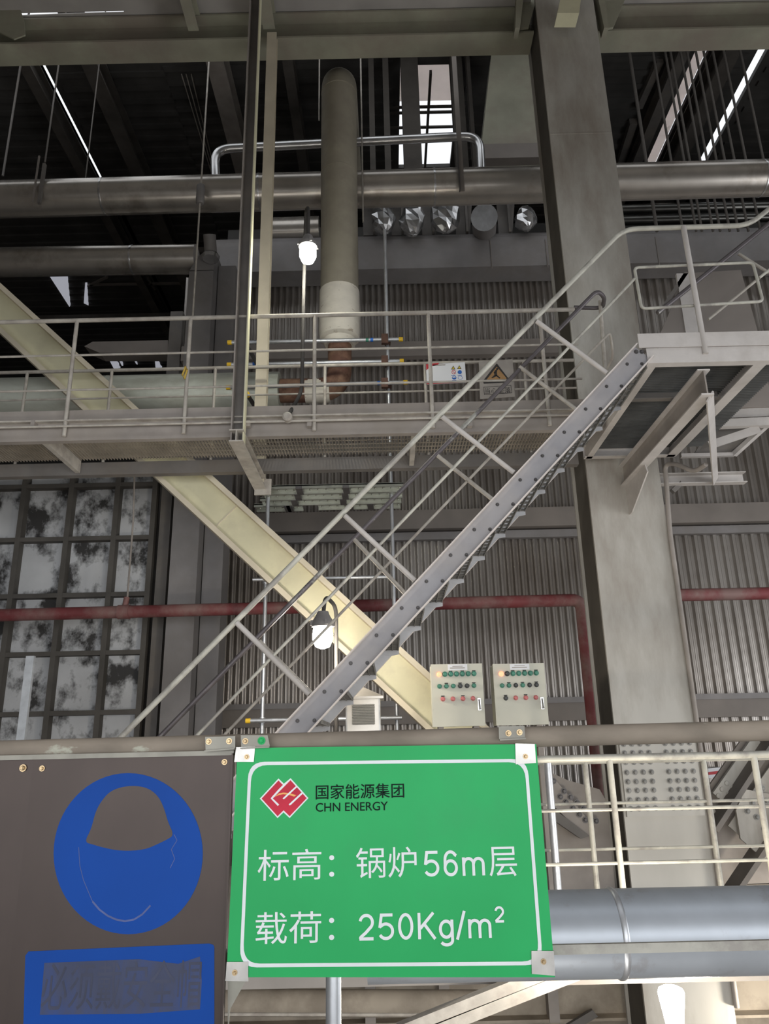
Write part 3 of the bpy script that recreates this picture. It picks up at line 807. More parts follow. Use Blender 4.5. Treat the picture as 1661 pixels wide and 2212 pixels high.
# bare horizontal conduit along the walkway edge, with a junction box
cd = thing('edge_conduit', 'thin conduit clipped along the walkway front edge below the rail', 'conduit', (-1, PN - .07, zfl))
zcd = P(500, 913, PN - .07).z
MB().tube([(PX0, PN - .075, zcd), (PX1 - .3, PN - .075, zcd)], .011, 8).build('pipe', 'rail', cd)
for x in (70, 535, 668, 1015): MB().box(P(x - 5, 920, PN - .07), P(x + 5, 907, PN - .07) + Vector((0, .06, 0))).build('clamp', 'grey', cd)
jb = thing('junction_box', 'small round junction box on the walkway edge under the lamp pole', 'box', P(622, 910, PN - .08))
MB().lathe(P(622, 905, PN - .06), [(.045, 0), (.045, .06), (.03, .075)], 20, (0, -1, 0)).build('body', 'rail', jb)
# yellow cord on rail post
solo(MB().tube([P(401, 792, RYN - .03), P(394, 810, RYN - .04), P(398, 818, RYN - .03), P(404, 800, RYN - .03)], .01, 8, closed=True), 'yellow_cord', 'cord', 'short yellow cord knotted on a walkway rail post, left', 'cord')

# hanging posts
hy = PN - .14
x0p, x1p = P(498, 930, hy).x, P(527, 930, hy).x
hp_ = thing('hanging_post', 'long dark grey channel post hanging from above in front of the walkway', 'post', ((x0p + x1p) / 2, hy, P(512, 954, hy).z))
zA, zB = P(512, 954, hy).z, 11.4
MB().box((x0p, hy + .09, zA), (x1p, hy + .1, zB)).build('web', 'greydk', hp_)
MB().box((x0p, hy - .0, zA), (x0p + .012, hy + .09, zB)).build('flange', 'grey', hp_)
MB().box((x1p - .012, hy - .0, zA), (x1p, hy + .09, zB)).build('flange', 'cream', hp_)  # lamp light on this flange put in as a paler colour
MB().box((x0p + .1, hy + .03, zA), (x1p - .012, hy + .09, zB)).build('inner_strip', 'duct', hp_)
hy2 = 7.62
xa, xb = P(553, 780, hy2).x, P(577, 780, hy2).x
mb = MB().sweep(((xa + xb) / 2, hy2 + .06, zpb - .05), ((xa + xb) / 2, hy2 + .06, zb), isec(xb - xa, .12, .012, .01), (0, 1, 0))
solo(mb, 'beige_hanger_post', 'creamedge', 'pale beige hanger post from the top beam down to the walkway', 'post')
tj = thing('cantilever_joist', 'short joist sticking out under the walkway at the foot of the hanging post', 'beam', P(558, 1040, 7.7))
X = P(520, 957, PN - .1).x
MB().sweep((X - .03, PN - .18, zpb - .06), (X - .03, PF + .28, zpb - .06), isec(.13, .12, .012, .01)).build('joist', 'rail', tj)
MB().box((X - .09, PF + .24, zpb - .18), (X + .09, PF + .26, zpb)).build('end_plate', 'rail', tj)

# ------------------------------------------------------------------ scaffold
SY = 8.03
def scaf(name, p0, p1, Y, lab, caps=(1, 1), r=.024, marks=()):
    t = thing(name, lab, 'scaffold tube', P(*p0, Y))
    a, b = P(*p0, Y), P(*p1, Y); d = (b - a).normalized()
    MB().tube([a, b], r, 14).build('tube', 'galv', t)
    if caps[0]: MB().lathe(a - d * .035, [(r * 1.15, 0), (r * 1.15, .05)], 14, d).build('end_cap', 'yellow', t)
    if caps[1]: MB().lathe(b - d * .015, [(r * 1.15, 0), (r * 1.15, .05)], 14, d).build('end_cap', 'yellow', t)
    for x, m in marks:
        c = a + d * ((P(x, 0, Y).x - a.x) * 0 + (x - p0[0]) / (p1[0] - p0[0]) * (b - a).length)
        MB().lathe(c, [(r * 1.04, 0), (r * 1.04, .035)], 14, d).build('tape_mark', m, t)
    return t
scaf('scaffold_tube', (498, 740), (864, 733), SY, 'top scaffold tube with yellow end caps behind the walkway', marks=[(790, 'greenbtn'), (800, 'noticeblue')])
scaf('scaffold_tube', (497, 788), (866, 780), SY, 'middle scaffold tube with yellow end caps behind the walkway', marks=[(546, 'noticeblue'), (553, 'greenbtn')])
scaf('scaffold_tube', (495, 837), (874, 826), SY, 'lowest of three scaffold tubes with yellow end caps behind the walkway', marks=[(815, 'noticeblue')])
scaf('scaffold_tube', (546, 1252), (842, 1246), SY, 'horizontal scaffold tube behind the brace below the walkway', (0, 0), .02)
scaf('scaffold_tube', (538, 1557), (868, 1550), SY, 'low scaffold tube with a yellow cap just above the front handrail', (1, 0), .022)
xs1 = P(838, 780, SY + .05).x
us = thing('scaffold_upright', 'tall scaffold upright right of the tan pipe, crossing the walkway', 'scaffold tube', (xs1, SY + .08, .0))
MB().tube([(xs1, SY + .08, 0), (xs1, SY + .08, P(828, 488, SY).z)], .022, 14).build('tube', 'galv', us)
for y in (733, 780, 828):
    MB().lathe((xs1, SY + .08, P(834, y, SY).z), [(.035, -.035), (.04, 0), (.035, .035)], 12).build('coupler', 'coupler', us)
    MB().box(P(824, y + 12, SY) + Vector((0, -.05, 0)), P(838, y - 8, SY) + Vector((0, 0, 0))).build('coupler', 'coupler', us)
xs2 = P(572, 1300, SY + .05).x
us2 = thing('scaffold_upright', 'scaffold upright left of the lower lamp, in front of the corrugated wall', 'scaffold tube', (xs2, SY + .08, 0))
MB().tube([(xs2, SY + .08, 0), (xs2, SY + .08, P(578, 1060, SY).z)], .022, 14).build('tube', 'galv', us2)
for y in (1252, 1555):
    MB().lathe((xs2, SY + .08, P(572, y, SY).z), [(.035, -.03), (.038, 0), (.035, .03)], 12).build('coupler', 'galv', us2)
for x, y, lab in [(533, 850, 'black scaffold tube end with a yellow ring beside the hanging post, low'), (531, 742, 'black scaffold tube end with a yellow ring beside the hanging post, high')]:
    t = thing('scaffold_transom', lab, 'scaffold tube', P(x, y, 7.6))
    a = P(x, y, 7.55); MB().tube([a, a + Vector((.05, .46, -.01))], .024, 12).build('tube', 'boltdk', t)
    MB().lathe(a, [(.028, 0), (.028, .05)], 12, (.12, 1, 0)).build('end_cap', 'yellow', t)
zpl = zpb - .05
for i, (x0, x1, lab) in enumerate([(560, 872, 'nearest galvanised scaffold plank under the walkway'), (558, 870, 'second galvanised scaffold plank under the walkway'),
                        (552, 868, 'third galvanised scaffold plank under the walkway'), (640, 866, 'fourth, shorter scaffold plank under the walkway'), (545, 650, 'dark left scaffold plank under the walkway')]):
    yy = 7.72 + .203 * (i if i < 4 else 3) + .02
    y0 = yy if i < 4 else yy + .02
    X0, X1 = H(x0, 1030 + 13 * i, zpl).x, H(x1, 1030 + 13 * i, zpl).x
    if i == 3: X0 = H(680, 1068, zpl).x
    t = thing('scaffold_plank', lab, 'scaffold plank', ((X0 + X1) / 2, y0, zpl))
    mb = MB().box((X0, y0, zpl - .012), (X1, y0 + .2, zpl + .005))
    mb.box((X0, y0, zpl - .04), (X1, y0 + .012, zpl)); mb.box((X0, y0 + .188, zpl - .04), (X1, y0 + .2, zpl))
    for X in np.arange(X0 + .05, X1 - .02, .09):
        for dy in (.06, .13): mb.lathe((X, y0 + dy, zpl - .012), [(.013, 0), (.01, -.008)], 8)
    mb.build('deck', 'plank', t)
    for X in (X0 + .35, (X0 + X1) / 2 + .1): MB().box((X, y0 - .005, zpl - .045), (X + .07, y0 + .205, zpl - .013)).build('clamp', 'boltdk', t)

# ------------------------------------------------------------------ stair
SN, SF = 5.27, 6.02
s_a, s_b = P(602, 1577, SN), P(1374, 745, SN)
sd = (s_b - s_a).normalized(); sn = Vector((-sd.z, 0, sd.x)); sn = sn if sn.z > 0 else -sn
s0_ = s_a - sd * ((s_a.z - .05) / sd.z)                     # foot of the top edge
th = .165
stc = thing('steel_stair', 'steep grey steel stair climbing to the right from the lower level', 'stair', (s0_.x, 5.6, 0))
SL = (s_b - s0_).length - .02
def stringer(Y, m, mf, sgn):
    a = Vector((s0_.x, Y, s0_.z)) - sn * (th / 2); b = a + sd * SL
    o = MB().prism([a - sn * th / 2, a + sn * th / 2, b + sn * th / 2, b - sn * th / 2], (0, .008 * sgn, 0)).build('stringer', m, stc)
    for off in (-th / 2, th / 2):
        p, q2 = a + sn * off, b + sn * off
        k = -.008 if off > 0 else .008
        MB().prism([p, p + sn * k, q2 + sn * k, q2], (0, -.06 * sgn if sgn > 0 else -.06 * sgn, 0)).build('stringer_flange', mf, o)
    return o
near_s = stringer(SN, 'stair', 'stairlt', 1)
far_s = stringer(SF, 'tread', 'stairlt', -1)
pitch_s = .262
nt = int(SL / pitch_s)
for k in range(nt + 1):
    c = Vector((s0_.x, SN, s0_.z)) + sd * (k * pitch_s + .12) - sn * (th * .5)
    if c.z > zfl - .12: break
    x0, x1 = c.x - .13, c.x + .11; z = c.z - .005
    mb = MB()
    for X in np.arange(x0, x1, .046): mb.box((X, SN + .02, z - .028), (X + .006, SF - .02, z))
    for yy in np.arange(SN + .03, SF, .1): mb.box((x0, yy, z - .022), (x1, yy + .01, z - .004))
    tr = mb.build('tread', 'treadbar', stc)
    MB().box((x0 - .004, SN + .012, z - .045), (x0 + .004, SF - .012, z + .002)).build('nosing', 'tread', tr)
    for Y in (SF - .012,):
        MB().prism([(x0 - .02, Y, z), (x1 + .0, Y, z), (x1 + .0, Y, z - .055), (x1 - .06, Y, z - .065), (x0 + .01, Y, z - .04)], (0, .006, 0)).build('end_plate', 'tread', tr)
    for du in (-.055, .06):
        MB().bolt((c.x + du, SN, c.z - .012), .009).build('bolt', 'boltdk', near_s)
for p in ((1374, 760), (1386, 760)):
    MB().bolt(P(*p, SN), .012).build('bolt', 'boltdk', near_s)

def railing_line(Y, p0, p1): return P(*p0, Y), P(*p1, Y)
def down(a, b, z):  # extend line b->a down to height z
    d = (a - b); return a + d * ((a.z - z) / (-d.z) if abs(d.z) > 1e-6 else 0)
srn = thing('stair_handrail', 'near pale handrail of the stair, turning level round the upper landing', 'handrail', P(300, 1560, SN))
A0, A1 = P(262, 1592, SN), P(1347, 495, SN); A0 = A0 + (A0 - A1) * .25
top = fillet([A0, A1, P(1617, 487, SN), P(1760, 372, SN)], .12, 6)
MB().tube(top, .0205, 12).build('top_rail', 'railworn', srn)
C0, C1 = P(427, 1587, SN), P(1371, 602, SN)
MB().tube([C0 + (C0 - C1) * .25, C1], .0115, 10).build('mid_rail', 'railworn', srn)
MB().tube(fillet_closed([P(1370, 578, SN), P(1626, 567, SN), P(1648, 651, SN), P(1386, 667, SN)], .04), .0125, 10, closed=True).build('loop_rail', 'railworn', srn)
MB().tube([P(1524, 764, SN - .03), (P(1524, 764, SN - .03).x, SN - .015, P(1485, 492, SN).z)], .022, 12).build('post', 'landing', srn)
MB().tube([P(1640, 600, SN), P(1760, 505, SN)], .0115, 8).build('mid_rail', 'railworn', srn)
for (x0, y0, x1, y1) in [(511, 1345, 668, 1500), (745, 1114, 896, 1254), (956, 901, 1110, 1021), (1159, 694, 1311, 806)]:
    MB().tube([P(x0, y0, SN - .01), P(x1, y1, SN - .01)], .019, 12).build('post', 'landing', srn)
# far handrail of the stair
srf = thing('stair_handrail', 'far darker handrail of the stair, curling into the walkway rail at its top', 'handrail', P(350, 1587, SF))
B0, B1 = P(350, 1587, SF), P(1290, 627, SF); B0 = B0 + (B0 - B1) * .25
jn = P(1240, 664, RYN)
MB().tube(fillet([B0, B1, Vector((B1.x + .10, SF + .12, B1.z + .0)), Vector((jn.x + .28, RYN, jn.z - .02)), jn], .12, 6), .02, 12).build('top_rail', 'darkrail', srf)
D0, D1 = P(487, 1585, SF), P(1318, 717, SF)
MB().tube(fillet([D0 + (D0 - D1) * .25, D1, P(1325, 770, SF + .1), P(1310, 800, SF + .2)], .05), .0115, 10).build('mid_rail', 'rail', srf)
for (x0, y0, x1, y1) in [(765, 1165, 885, 1293), (945, 984, 1075, 1088), (1122, 792, 1245, 885), (560, 1385, 690, 1515)]:
    MB().tube([P(x0, y0, SF - .01), P(x1, y1, SF - .01)], .018, 10).build('post', 'rail', srf)
MB().tube([P(1296, 650, RYN - .1), P(1307, 800, RYN - .1)], .018, 10).build('post', 'rail', srf)

# ------------------------------------------------------------------ upper landing of the stair
zl = P(1500, 785, SN).z                                    # underside of the near channel
ld = thing('upper_landing', 'grey grating landing at the stair head, seen from below at right', 'landing', P(1500, 785, SN))
X0, X1 = P(1398, 786, SN).x, P(1656, 783, SN).x
LB = H(1262, 992, zl).y
ztf, ztt = P(1500, 753, SN).z, P(1500, 723, SN).z
MB().box((P(1377, 750, SN).x, SN - .035, ztf), (P(1700, 735, SN).x, SN - .027, ztt)).build('toe_plate', 'landing', ld)
MB().box((X0, SN - .02, zl), (X1 + .35, SN - .012, ztf)).build('edge_channel', 'landing', ld)
MB().box((X0, SN - .012, zl), (X1 + .35, SN + .05, zl + .008)).build('edge_flange', 'landing', ld)
MB().sweep((X0 + .02, SN + .05, zl + .065), (X0 + .02, LB - .01, zl + .065), csec(.06, .13, .009, .008, 1)).build('side_beam', 'landing', ld)
MB().sweep((X1 - .03, SN + .05, zl + .075), (X1 - .03, LB - .01, zl + .075), isec(.1, .15, .01, .009)).build('side_beam', 'landing', ld)
MB().sweep((X0, LB, zl + .065), (X1, LB, zl + .065), csec(.07, .13, .009, .008, 1)).build('back_beam', 'landing', ld)
ym = H(1400, 872, zl).y
MB().sweep((X0 + .05, ym, zl + .07), (X1 - .08, ym, zl + .07), csec(.06, .1, .008, .008, 1)).build('cross_beam', 'greydk', ld)
mb = MB(); 
for yy in np.arange(SN + .06, LB - .02, .032): mb.box((X0 + .06, yy, zl + .10), (X1 + .3, yy + .006, zl + .135))
for X in np.arange(X0 + .1, X1, .1): mb.box((X, SN + .05, zl + .12), (X + .006, LB, zl + .134))
mb.build('grating', 'gratingdk', ld)
# bracket beam and gusset below the landing
bk = thing('landing_bracket', 'tee bracket beam with pointed gusset plate carrying the landing off the column', 'bracket', P(1360, 1110, CF))
zbk = zl - .02
a = P(1519, 800, SN + .05); xbk = a.x
n0 = Vector((P(1519, 800, SN).x, SN + .06, zbk - .1)); n1 = Vector((P(1352, 985, CF).x, CF, zbk - .1))
xk = (P(1519, 800, SN).x + P(1352, 985, CF).x) / 2
MB().box((xk - .006, SN + .08, zbk - .2), (xk + .006, CF, zbk + .0)).build('web', 'grey', bk)
MB().box((xk - .05, SN + .08, zbk - .212), (xk + .05, CF, zbk - .2)).build('bottom_flange', 'landing', bk)
MB().box((xk - .05, SN + .08, zbk + .0), (xk + .05, CF, zbk + .012)).build('top_flange', 'landing', bk)
zg = P(1362, 1112, CF).z
MB().prism([(xk, CF, zbk - .21), (xk, CF - .62, zbk - .21), (xk, CF - .66, zbk - .30), (xk, CF - .09, zg), (xk, CF, zg)], (.014, 0, 0)).build('gusset', 'landing', bk)
# strut and arm to the right
arm = thing('bracket_arm', 'short pale channel arm sticking out right of the column below the landing', 'bracket', P(1520, 1045, 7.45))
MB().sweep((cr + .0, CF + .1, P(1500, 1031, CF).z), (P(1614, 1030, CF).x, CF + .1, P(1500, 1031, CF).z), csec(.09, .12, .01, .01, 1)).build('channel', 'landing', arm)
zst = zbk - .21
s_top = Vector((xk + .03, H(1494, 857, zst).y, zst)); s_bot = P(1545, 1040, CF + .03)
mbs = MB().bar(s_top, s_bot, .1, .012, (0, 1, .3))
solo(mbs, 'knee_strut', 'landing', 'flat pale strut between the landing bracket and the short channel arm', 'strut')
solo(MB().bar(P(1452, 1062, 7.6), P(1475, 1040, 7.62), .05, .05), 'arm_brace', 'greydk', 'tiny dark diagonal brace under the short channel arm', 'brace')

# rear extension of the landing at right
ex = thing('side_platform', 'pale side platform frame beyond the landing at the right edge', 'platform', P(1600, 980, 7.6))
zx = P(1585, 978, 7.75).z
MB().prism([P(1562, 828, 7.55), P(1640, 820, 7.55), P(1661, 880, 7.55), P(1556, 884, 7.55)], (0, .012, 0)).build('fascia_plate', 'landing', ex)
MB().prism([P(1548, 886, 7.5), P(1800, 872, 7.5), P(1800, 892, 7.5), P(1540, 904, 7.5)], (0, .012, 0)).build('fascia_plate', 'landing', ex)
MB().prism([P(1540, 906, 7.45), P(1800, 894, 7.45), P(1800, 914, 7.45), P(1532, 922, 7.45)], (0, .08, 0)).build('edge_channel', 'landing', ex)
MB().bar(P(1532, 962, 7.55), P(1640, 926, 7.5), .09, .02, (0, 1, 0)).build('diagonal', 'landing', ex)
MB().bar(P(1585, 982, 7.9), P(1670, 905, 7.5), .06, .05).build('edge_bar', 'landing', ex)
MB().bar(P(1470, 985, 7.9), P(1586, 982, 7.9), .05, .04).build('edge_bar', 'landing', ex)
MB().prism([P(1530, 930, 7.7), P(1640, 922, 7.6), P(1585, 975, 7.9), P(1500, 980, 7.9)], (0, 0, .01)).build('deck', 'greydk', ex)
# next flight of stair going up behind the landing, right edge
uf = thing('upper_flight_rail', 'dark sloping handrail of the next stair flight behind the landing, right edge', 'handrail', P(1430, 670, 6.2))
MB().tube([P(1420, 676, 6.2), P(1800, 372, 6.2)], .022, 10).build('top_rail', 'darkrail', uf)
MB().tube([P(1530, 690, 6.2), P(1800, 470, 6.2)], .013, 8).build('mid_rail', 'rail', uf)
MB().tube([P(1595, 548, 6.2), P(1661, 590, 6.2)], .015, 8).build('post', 'rail', uf)
dp = thing('leaning_plate', 'brownish steel plate door standing behind the landing rail, right', 'plate', P(1560, 720, 6.4))
dz_ = lambda v: Vector((v.x, v.y, zl + .136))
MB().prism([P(1482, 590, 6.4), P(1600, 583, 6.4), P(1640, 728, 6.4), dz_(P(1642, 735, 6.4)), dz_(P(1416, 745, 6.4)), P(1420, 735, 6.4)], (0, .02, 0)).build('plate', 'girt', dp)
MB().prism([P(1478, 588, 6.39), P(1488, 588, 6.39), P(1430, 676, 6.39), P(1420, 676, 6.39)], (0, .02, 0)).build('edge_strip', 'greydk', dp)
MB().box(P(1484, 735, 6.39), P(1492, 590, 6.39) + Vector((0, .03, 0))).build('edge_strip', 'landing', dp)

# ------------------------------------------------------------------ lamps
def lamp_light(name, loc, watt, col):
    l = bpy.data.lights.new(name, 'POINT'); l.energy = watt; l.color = col; l.shadow_soft_size = .07
    o = bpy.data.objects.new(name, l); COL.objects.link(o); o.location = loc
def lamp(name, lab, c, r, m, watt, col, polepts):
    t = thing(name, lab, 'lamp', c)
    MB().lathe(c, [(r * .25, -r * 1.35), (r * .7, -r * 1.15), (r * .98, -r * .5), (r * 1.0, 0), (r * .92, r * .55), (r * .8, r * .75)], 24).build('globe', m, t)
    MB().lathe(c + Vector((0, 0, r * .75)), [(r * 1.1, 0), (r * 1.15, r * .25), (r * 1.05, r * .55), (r * .8, r * .9), (r * .62, r * 1.25), (r * .55, r * 1.5)], 20).build('housing', 'lampbody', t)
    mb = MB()
    for k in range(4):
        a = k * math.pi / 2 + .4
        mb.box(c + Vector((r * 1.1 * math.cos(a) - r * .15, r * 1.1 * math.sin(a) - r * .15, r * .85)), c + Vector((r * 1.1 * math.cos(a) + r * .15, r * 1.1 * math.sin(a) + r * .15, r * 1.35)))
    mb.build('lug', 'lampbody', t)
    if polepts: MB().tube(fillet(polepts, .1, 8), .0185, 12).build('pole', 'pole', t)
    lamp_light(name + '_light', c - Vector((0, 0, r * 1.9)), watt, col)
    return t
LY = PN - .12
c = P(665, 546, LY)
lamp('walkway_lamp', 'lit bulkhead lamp on a tall bent pole beside the tan pipe', c, DIA(38, 665, 546, LY) / 2, 'globe2', 38, (1, .98, .86),
     [P(622, 898, PN - .09), P(634, 878, LY + .16), P(652, 845, LY + .24), P(656, 620, LY + .24), P(661, 455, LY + .24), c + Vector((0, 0, .55)), c + Vector((0, 0, .12))])
L2 = 6.75; c = P(697, 1371, L2)
zp = P(718, 1300, L2)
lamp('stair_lamp', 'lit bulkhead lamp hanging from a hooked pole behind the stair rails', c, DIA(45, 697, 1371, L2) / 2, 'globe', 60, (1, .90, .76),
     [(P(722, 1400, L2).x, L2 + .26, 0), (P(722, 1400, L2).x, L2 + .26, P(712, 1300, L2).z), c + Vector((.02, 0, .36)), c + Vector((0.0, 0, .12))])
L3 = 4.0; c = P(1452, 2166, L3)
t3 = thing('lower_lamp', 'brightly lit lamp just below the galvanised duct, bottom right', 'lamp', c)
r3 = DIA(62, 1452, 2160, L3) / 2
MB().lathe(c + Vector((0, 0, -r3 * 1.9)), [(r3 * .5, 0), (r3 * .62, r3 * .15), (r3 * .8, r3 * 1.3), (r3 * .97, r3 * 2.3), (r3 * 1.0, r3 * 2.6), (r3 * .9, r3 * 2.85), (r3 * .6, r3 * 3.0), (r3 * .2, r3 * 3.05)], 24).build('globe', 'globe', t3)
MB().lathe(c + Vector((0, 0, -r3 * 3.3)), [(r3 * .5, 0), (r3 * .9, r3 * .4), (r3 * .7, r3 * 1.4)], 20).build('housing', 'lampbody', t3)
MB().tube([c + Vector((0, 0, -r3 * 3.2)), c + Vector((0, .0, -r3 * 9)), c + Vector((0, .0, -5.0 - c.z + CZ * 0))], .018, 10).build('arm', 'lampbody', t3)
lamp_light('lower_lamp_light', c + Vector((.14, .02, -r3 * .4)), 90, (1, .9, .75))

# ------------------------------------------------------------------ control cabinets, louvre box
def cabinet(p, lab, names):
    (x0, x1, yt, yb, Y) = p
    a, b = P(x0, yb, Y), P(x1, yb, Y); zt_ = P((x0 + x1) / 2, yt, Y).z
    X0, X1, z0 = a.x, b.x, (a.z + b.z) / 2
    t = thing('control_cabinet', lab, 'cabinet', ((X0 + X1) / 2, Y + .1, 0))
    w, h = X1 - X0, zt_ - z0
    MB().box((X0 + .004, Y + .02, z0 + .004), (X1 - .004, Y + .24, zt_ - .004)).build('body', 'cabinet', t)
    d = MB().box((X0, Y, z0), (X1, Y + .018, zt_)).build('door', 'cabinet', t)
    MB().box((X0 + w * .33, Y - .004, zt_ - h * .105), (X0 + w * .71, Y, zt_ - h * .008)).build('name_plate', 'paper', d)
    ll = MB()
    ll.box((X0 + w * .42, Y - .006, zt_ - h * .045), (X0 + w * .62, Y - .004, zt_ - h * .035))
    ll.box((X0 + w * .37, Y - .006, zt_ - h * .075), (X0 + w * .66, Y - .004, zt_ - h * .06)).build('print_line', 'dustplate', d)
    rows = [[(.155 + i * .113, .165) for i in range(7)], [(.155 + i * .133, .36) for i in range(6)], [(.21 + i * .193, .565) for i in range(4)]]
    for ri, row in enumerate(rows):
        for i, (u, v) in enumerate(row):
            m = names[ri][i]; rr_ = .0185 if ri == 0 else .0165
            cc = Vector((X0 + u * w, Y, zt_ - v * h))
            MB().lathe(cc, [(rr_ * 1.3, 0), (rr_ * 1.3, .006), (rr_, .007), (rr_, .022), (rr_ * .7, .028)], 14, (0, -1, 0)).build('button', m, d)
            if m != 'redlit' and (ri + i) % 2 == 0:
                MB().box(cc + Vector((-.016, -.004, .022)), cc + Vector((.016, 0, .03))).build('button_label', 'black', d)
    hx = X0 + w * .90; hz = zt_ - .6 * h
    mb = MB().box((hx - .012, Y - .012, hz - .085), (hx + .014, Y, hz + .02)); mb.bar((hx, Y - .014, hz + .01), (hx + .004, Y - .026, hz - .08), .012, .01)
    mb.build('handle', 'chrome', d)
    MB().box((X0 + .05, Y + .06, 0), (X0 + .10, Y + .2, z0)).build('leg', 'grey', t)
    MB().box((X1 - .10, Y + .06, 0), (X1 - .05, Y + .2, z0)).build('leg', 'grey', t)
G, K, R = 'greenbtn', 'blackbtn', 'redbtn'
cabinet((935.5, 1049, 1434, 1569, 7.0), 'left of two beige control cabinets with button rows, nearer the cream brace', [['redlit', G, G, G, G, G, G], [G, G, G, K, K, G], [R, R, R, R]])
cabinet((1072.5, 1186, 1433, 1566, 7.0), 'right of two beige control cabinets with button rows, nearer the column', [['redlit', K, G, G, G, G, G], [G, G, K, G, K, K], [K, R, R, R]])
lv = thing('louvre_box', 'silver sheet metal box with louvred front and peaked roof under the stair', 'box', P(786, 1576, 6.6))
LYb = 6.6; a, b = P(747, 1577, LYb), P(822, 1577, LYb); zt_ = P(785, 1510, LYb).z
MB().box((a.x, LYb, 0.9), (b.x, LYb + .3, zt_)).build('body', 'alum', lv)
MB().box((a.x + .05, LYb + .05, 0), (b.x - .05, LYb + .25, .9)).build('stand', 'grey', lv)
ov = .03
pk = [(a.x - ov, zt_), (b.x + ov, zt_), (b.x + ov, zt_ + .015), ((a.x + b.x) / 2 - .03, zt_ + .10), (a.x - ov, zt_ + .015)]
mb = MB(); cx_ = (a.x + b.x) / 2 - .02
base = [(a.x - ov, LYb - .05, zt_), (b.x + ov, LYb - .05, zt_), (b.x + ov, LYb + .34, zt_), (a.x - ov, LYb + .34, zt_)]
b2 = [(x, y, z + .02) for x, y, z in base]; pkv = [(cx_ - .01, LYb + .08, zt_ + .12), (cx_ + .01, LYb + .22, zt_ + .12)]
mb.add(base + b2 + pkv, [(3, 2, 1, 0), (0, 1, 5, 4), (1, 2, 6, 5), (2, 3, 7, 6), (3, 0, 4, 7), (4, 5, 8), (5, 6, 9, 8), (6, 7, 9), (7, 4, 8, 9)])
mb.build('roof', 'alum', lv)
l0, l1 = P(762, 1566, LYb), P(808, 1521, LYb)
lf = MB().box((l0.x, LYb - .012, l0.z), (l1.x, LYb, l1.z)).build('louvre', 'greydk', lv)
n = 13
for k in range(n):
    z = l0.z + (l1.z - l0.z) * (k + .3) / n
    MB().prism([(l0.x - .005, LYb - .012, z + .009), (l0.x - .005, LYb - .03, z), (l0.x - .005, LYb - .028, z - .002), (l0.x - .005, LYb - .012, z + .004)], (l1.x - l0.x + .01, 0, 0)).build('slat', 'louvre', lf)
MB().box((a.x, LYb - .01, zt_ - .004), (a.x + .012, LYb, .9)).build('edge_trim', 'clip', lv)
MB().box((b.x - .012, LYb - .01, zt_ - .004), (b.x, LYb, .9)).build('edge_trim', 'clip', lv)

# ------------------------------------------------------------------ notices on the walkway
nb = thing('safety_notice', 'small white safety notice with red corner hanging on the walkway rail', 'sign', P(962, 830, RYF - .05))
Yn = RYF - .05
MB().prism([P(920, 788, Yn), P(1004, 782, Yn), P(1007, 826, Yn), P(922, 830, Yn)], (0, .012, 0)).build('board', 'paper', nb)
flat([(920, 787), (948, 784), (946, 788), (938, 790), (930, 791), (925, 796), (921, 800)], Yn, .002).build('red_corner', 'noticered', nb)
flat([(922, 828), (975, 825), (1007, 822), (1007, 826), (922, 830)], Yn, .002).build('red_band', 'noticered', nb)
flat([(935, 788), (962, 787), (962, 789), (935, 790)], Yn, .002).build('print_line', 'dustplate', nb)
for x, y in ((979, 795), (992, 794)):
    p = flat([(x - 4.5, y + 3), (x, y - 5), (x + 4.5, y + 3)], Yn, .002).build('warning_triangle', 'black', nb)
    flat([(x - 2.8, y + 2), (x, y - 3), (x + 2.8, y + 2)], Yn - .002, .001).build('triangle_fill', 'noticeyel', p)
p = flat(arc((980, 804), 4.6, 4.6, 20), Yn, .002).build('prohibition_ring', 'noticered', nb)
flat(arc((980, 804), 3.4, 3.4, 20), Yn - .002, .001).build('ring_fill', 'paper', p)
flat([(977.6, 801.8), (978.4, 801.2), (982.6, 806), (981.8, 806.8)], Yn - .003, .001).build('ring_bar', 'noticered', p)
flat(arc((993, 804), 4.6, 4.2, 20), Yn, .002).build('blue_disc', 'noticeblue', nb)
p = flat(arc((981, 816), 4.8, 4.0, 20), Yn, .002).build('blue_disc', 'noticeblue', nb)
flat(arc((981, 816), 3.6, 3.0, 16, math.pi, 2 * math.pi), Yn - .002, .001).build('helmet_mark', 'paper', p)
p = flat(arc((994, 816), 5.0, 4.2, 20), Yn, .002).build('blue_disc', 'noticeblue', nb)
flat(arc((994, 816), 4.2, 3.4, 20), Yn - .002, .001).build('disc_fill', 'paper', p)
for x, y in ((979, 810.5), (993, 810.2), (981, 821.5)):
    flat([(x - 4.5, y), (x + 4.5, y - .3), (x + 4.5, y + .7), (x - 4.5, y + 1)], Yn, .002).build('print_line', 'noticeblue', nb)
fb = thing('fall_warning_sign', 'dusty metal fall warning plate with orange triangle behind the stair rail', 'sign', P(1072, 860, RYF - .07))
Yf = RYF - .07
MB().prism([P(1034, 781, Yf), P(1107, 776, Yf), P(1112, 857, Yf), P(1037, 862, Yf)], (0, .01, 0)).build('plate', 'dustplate', fb)
p = flat([(1043, 823), (1073, 785), (1100, 820), (1099, 826), (1045, 829)], Yf, .002).build('warning_triangle', 'black', fb)
flat([(1051, 820), (1073, 792), (1094, 817), (1093, 819)], Yf - .002, .001).build('triangle_fill', 'orange', p)
MB2 = MB()
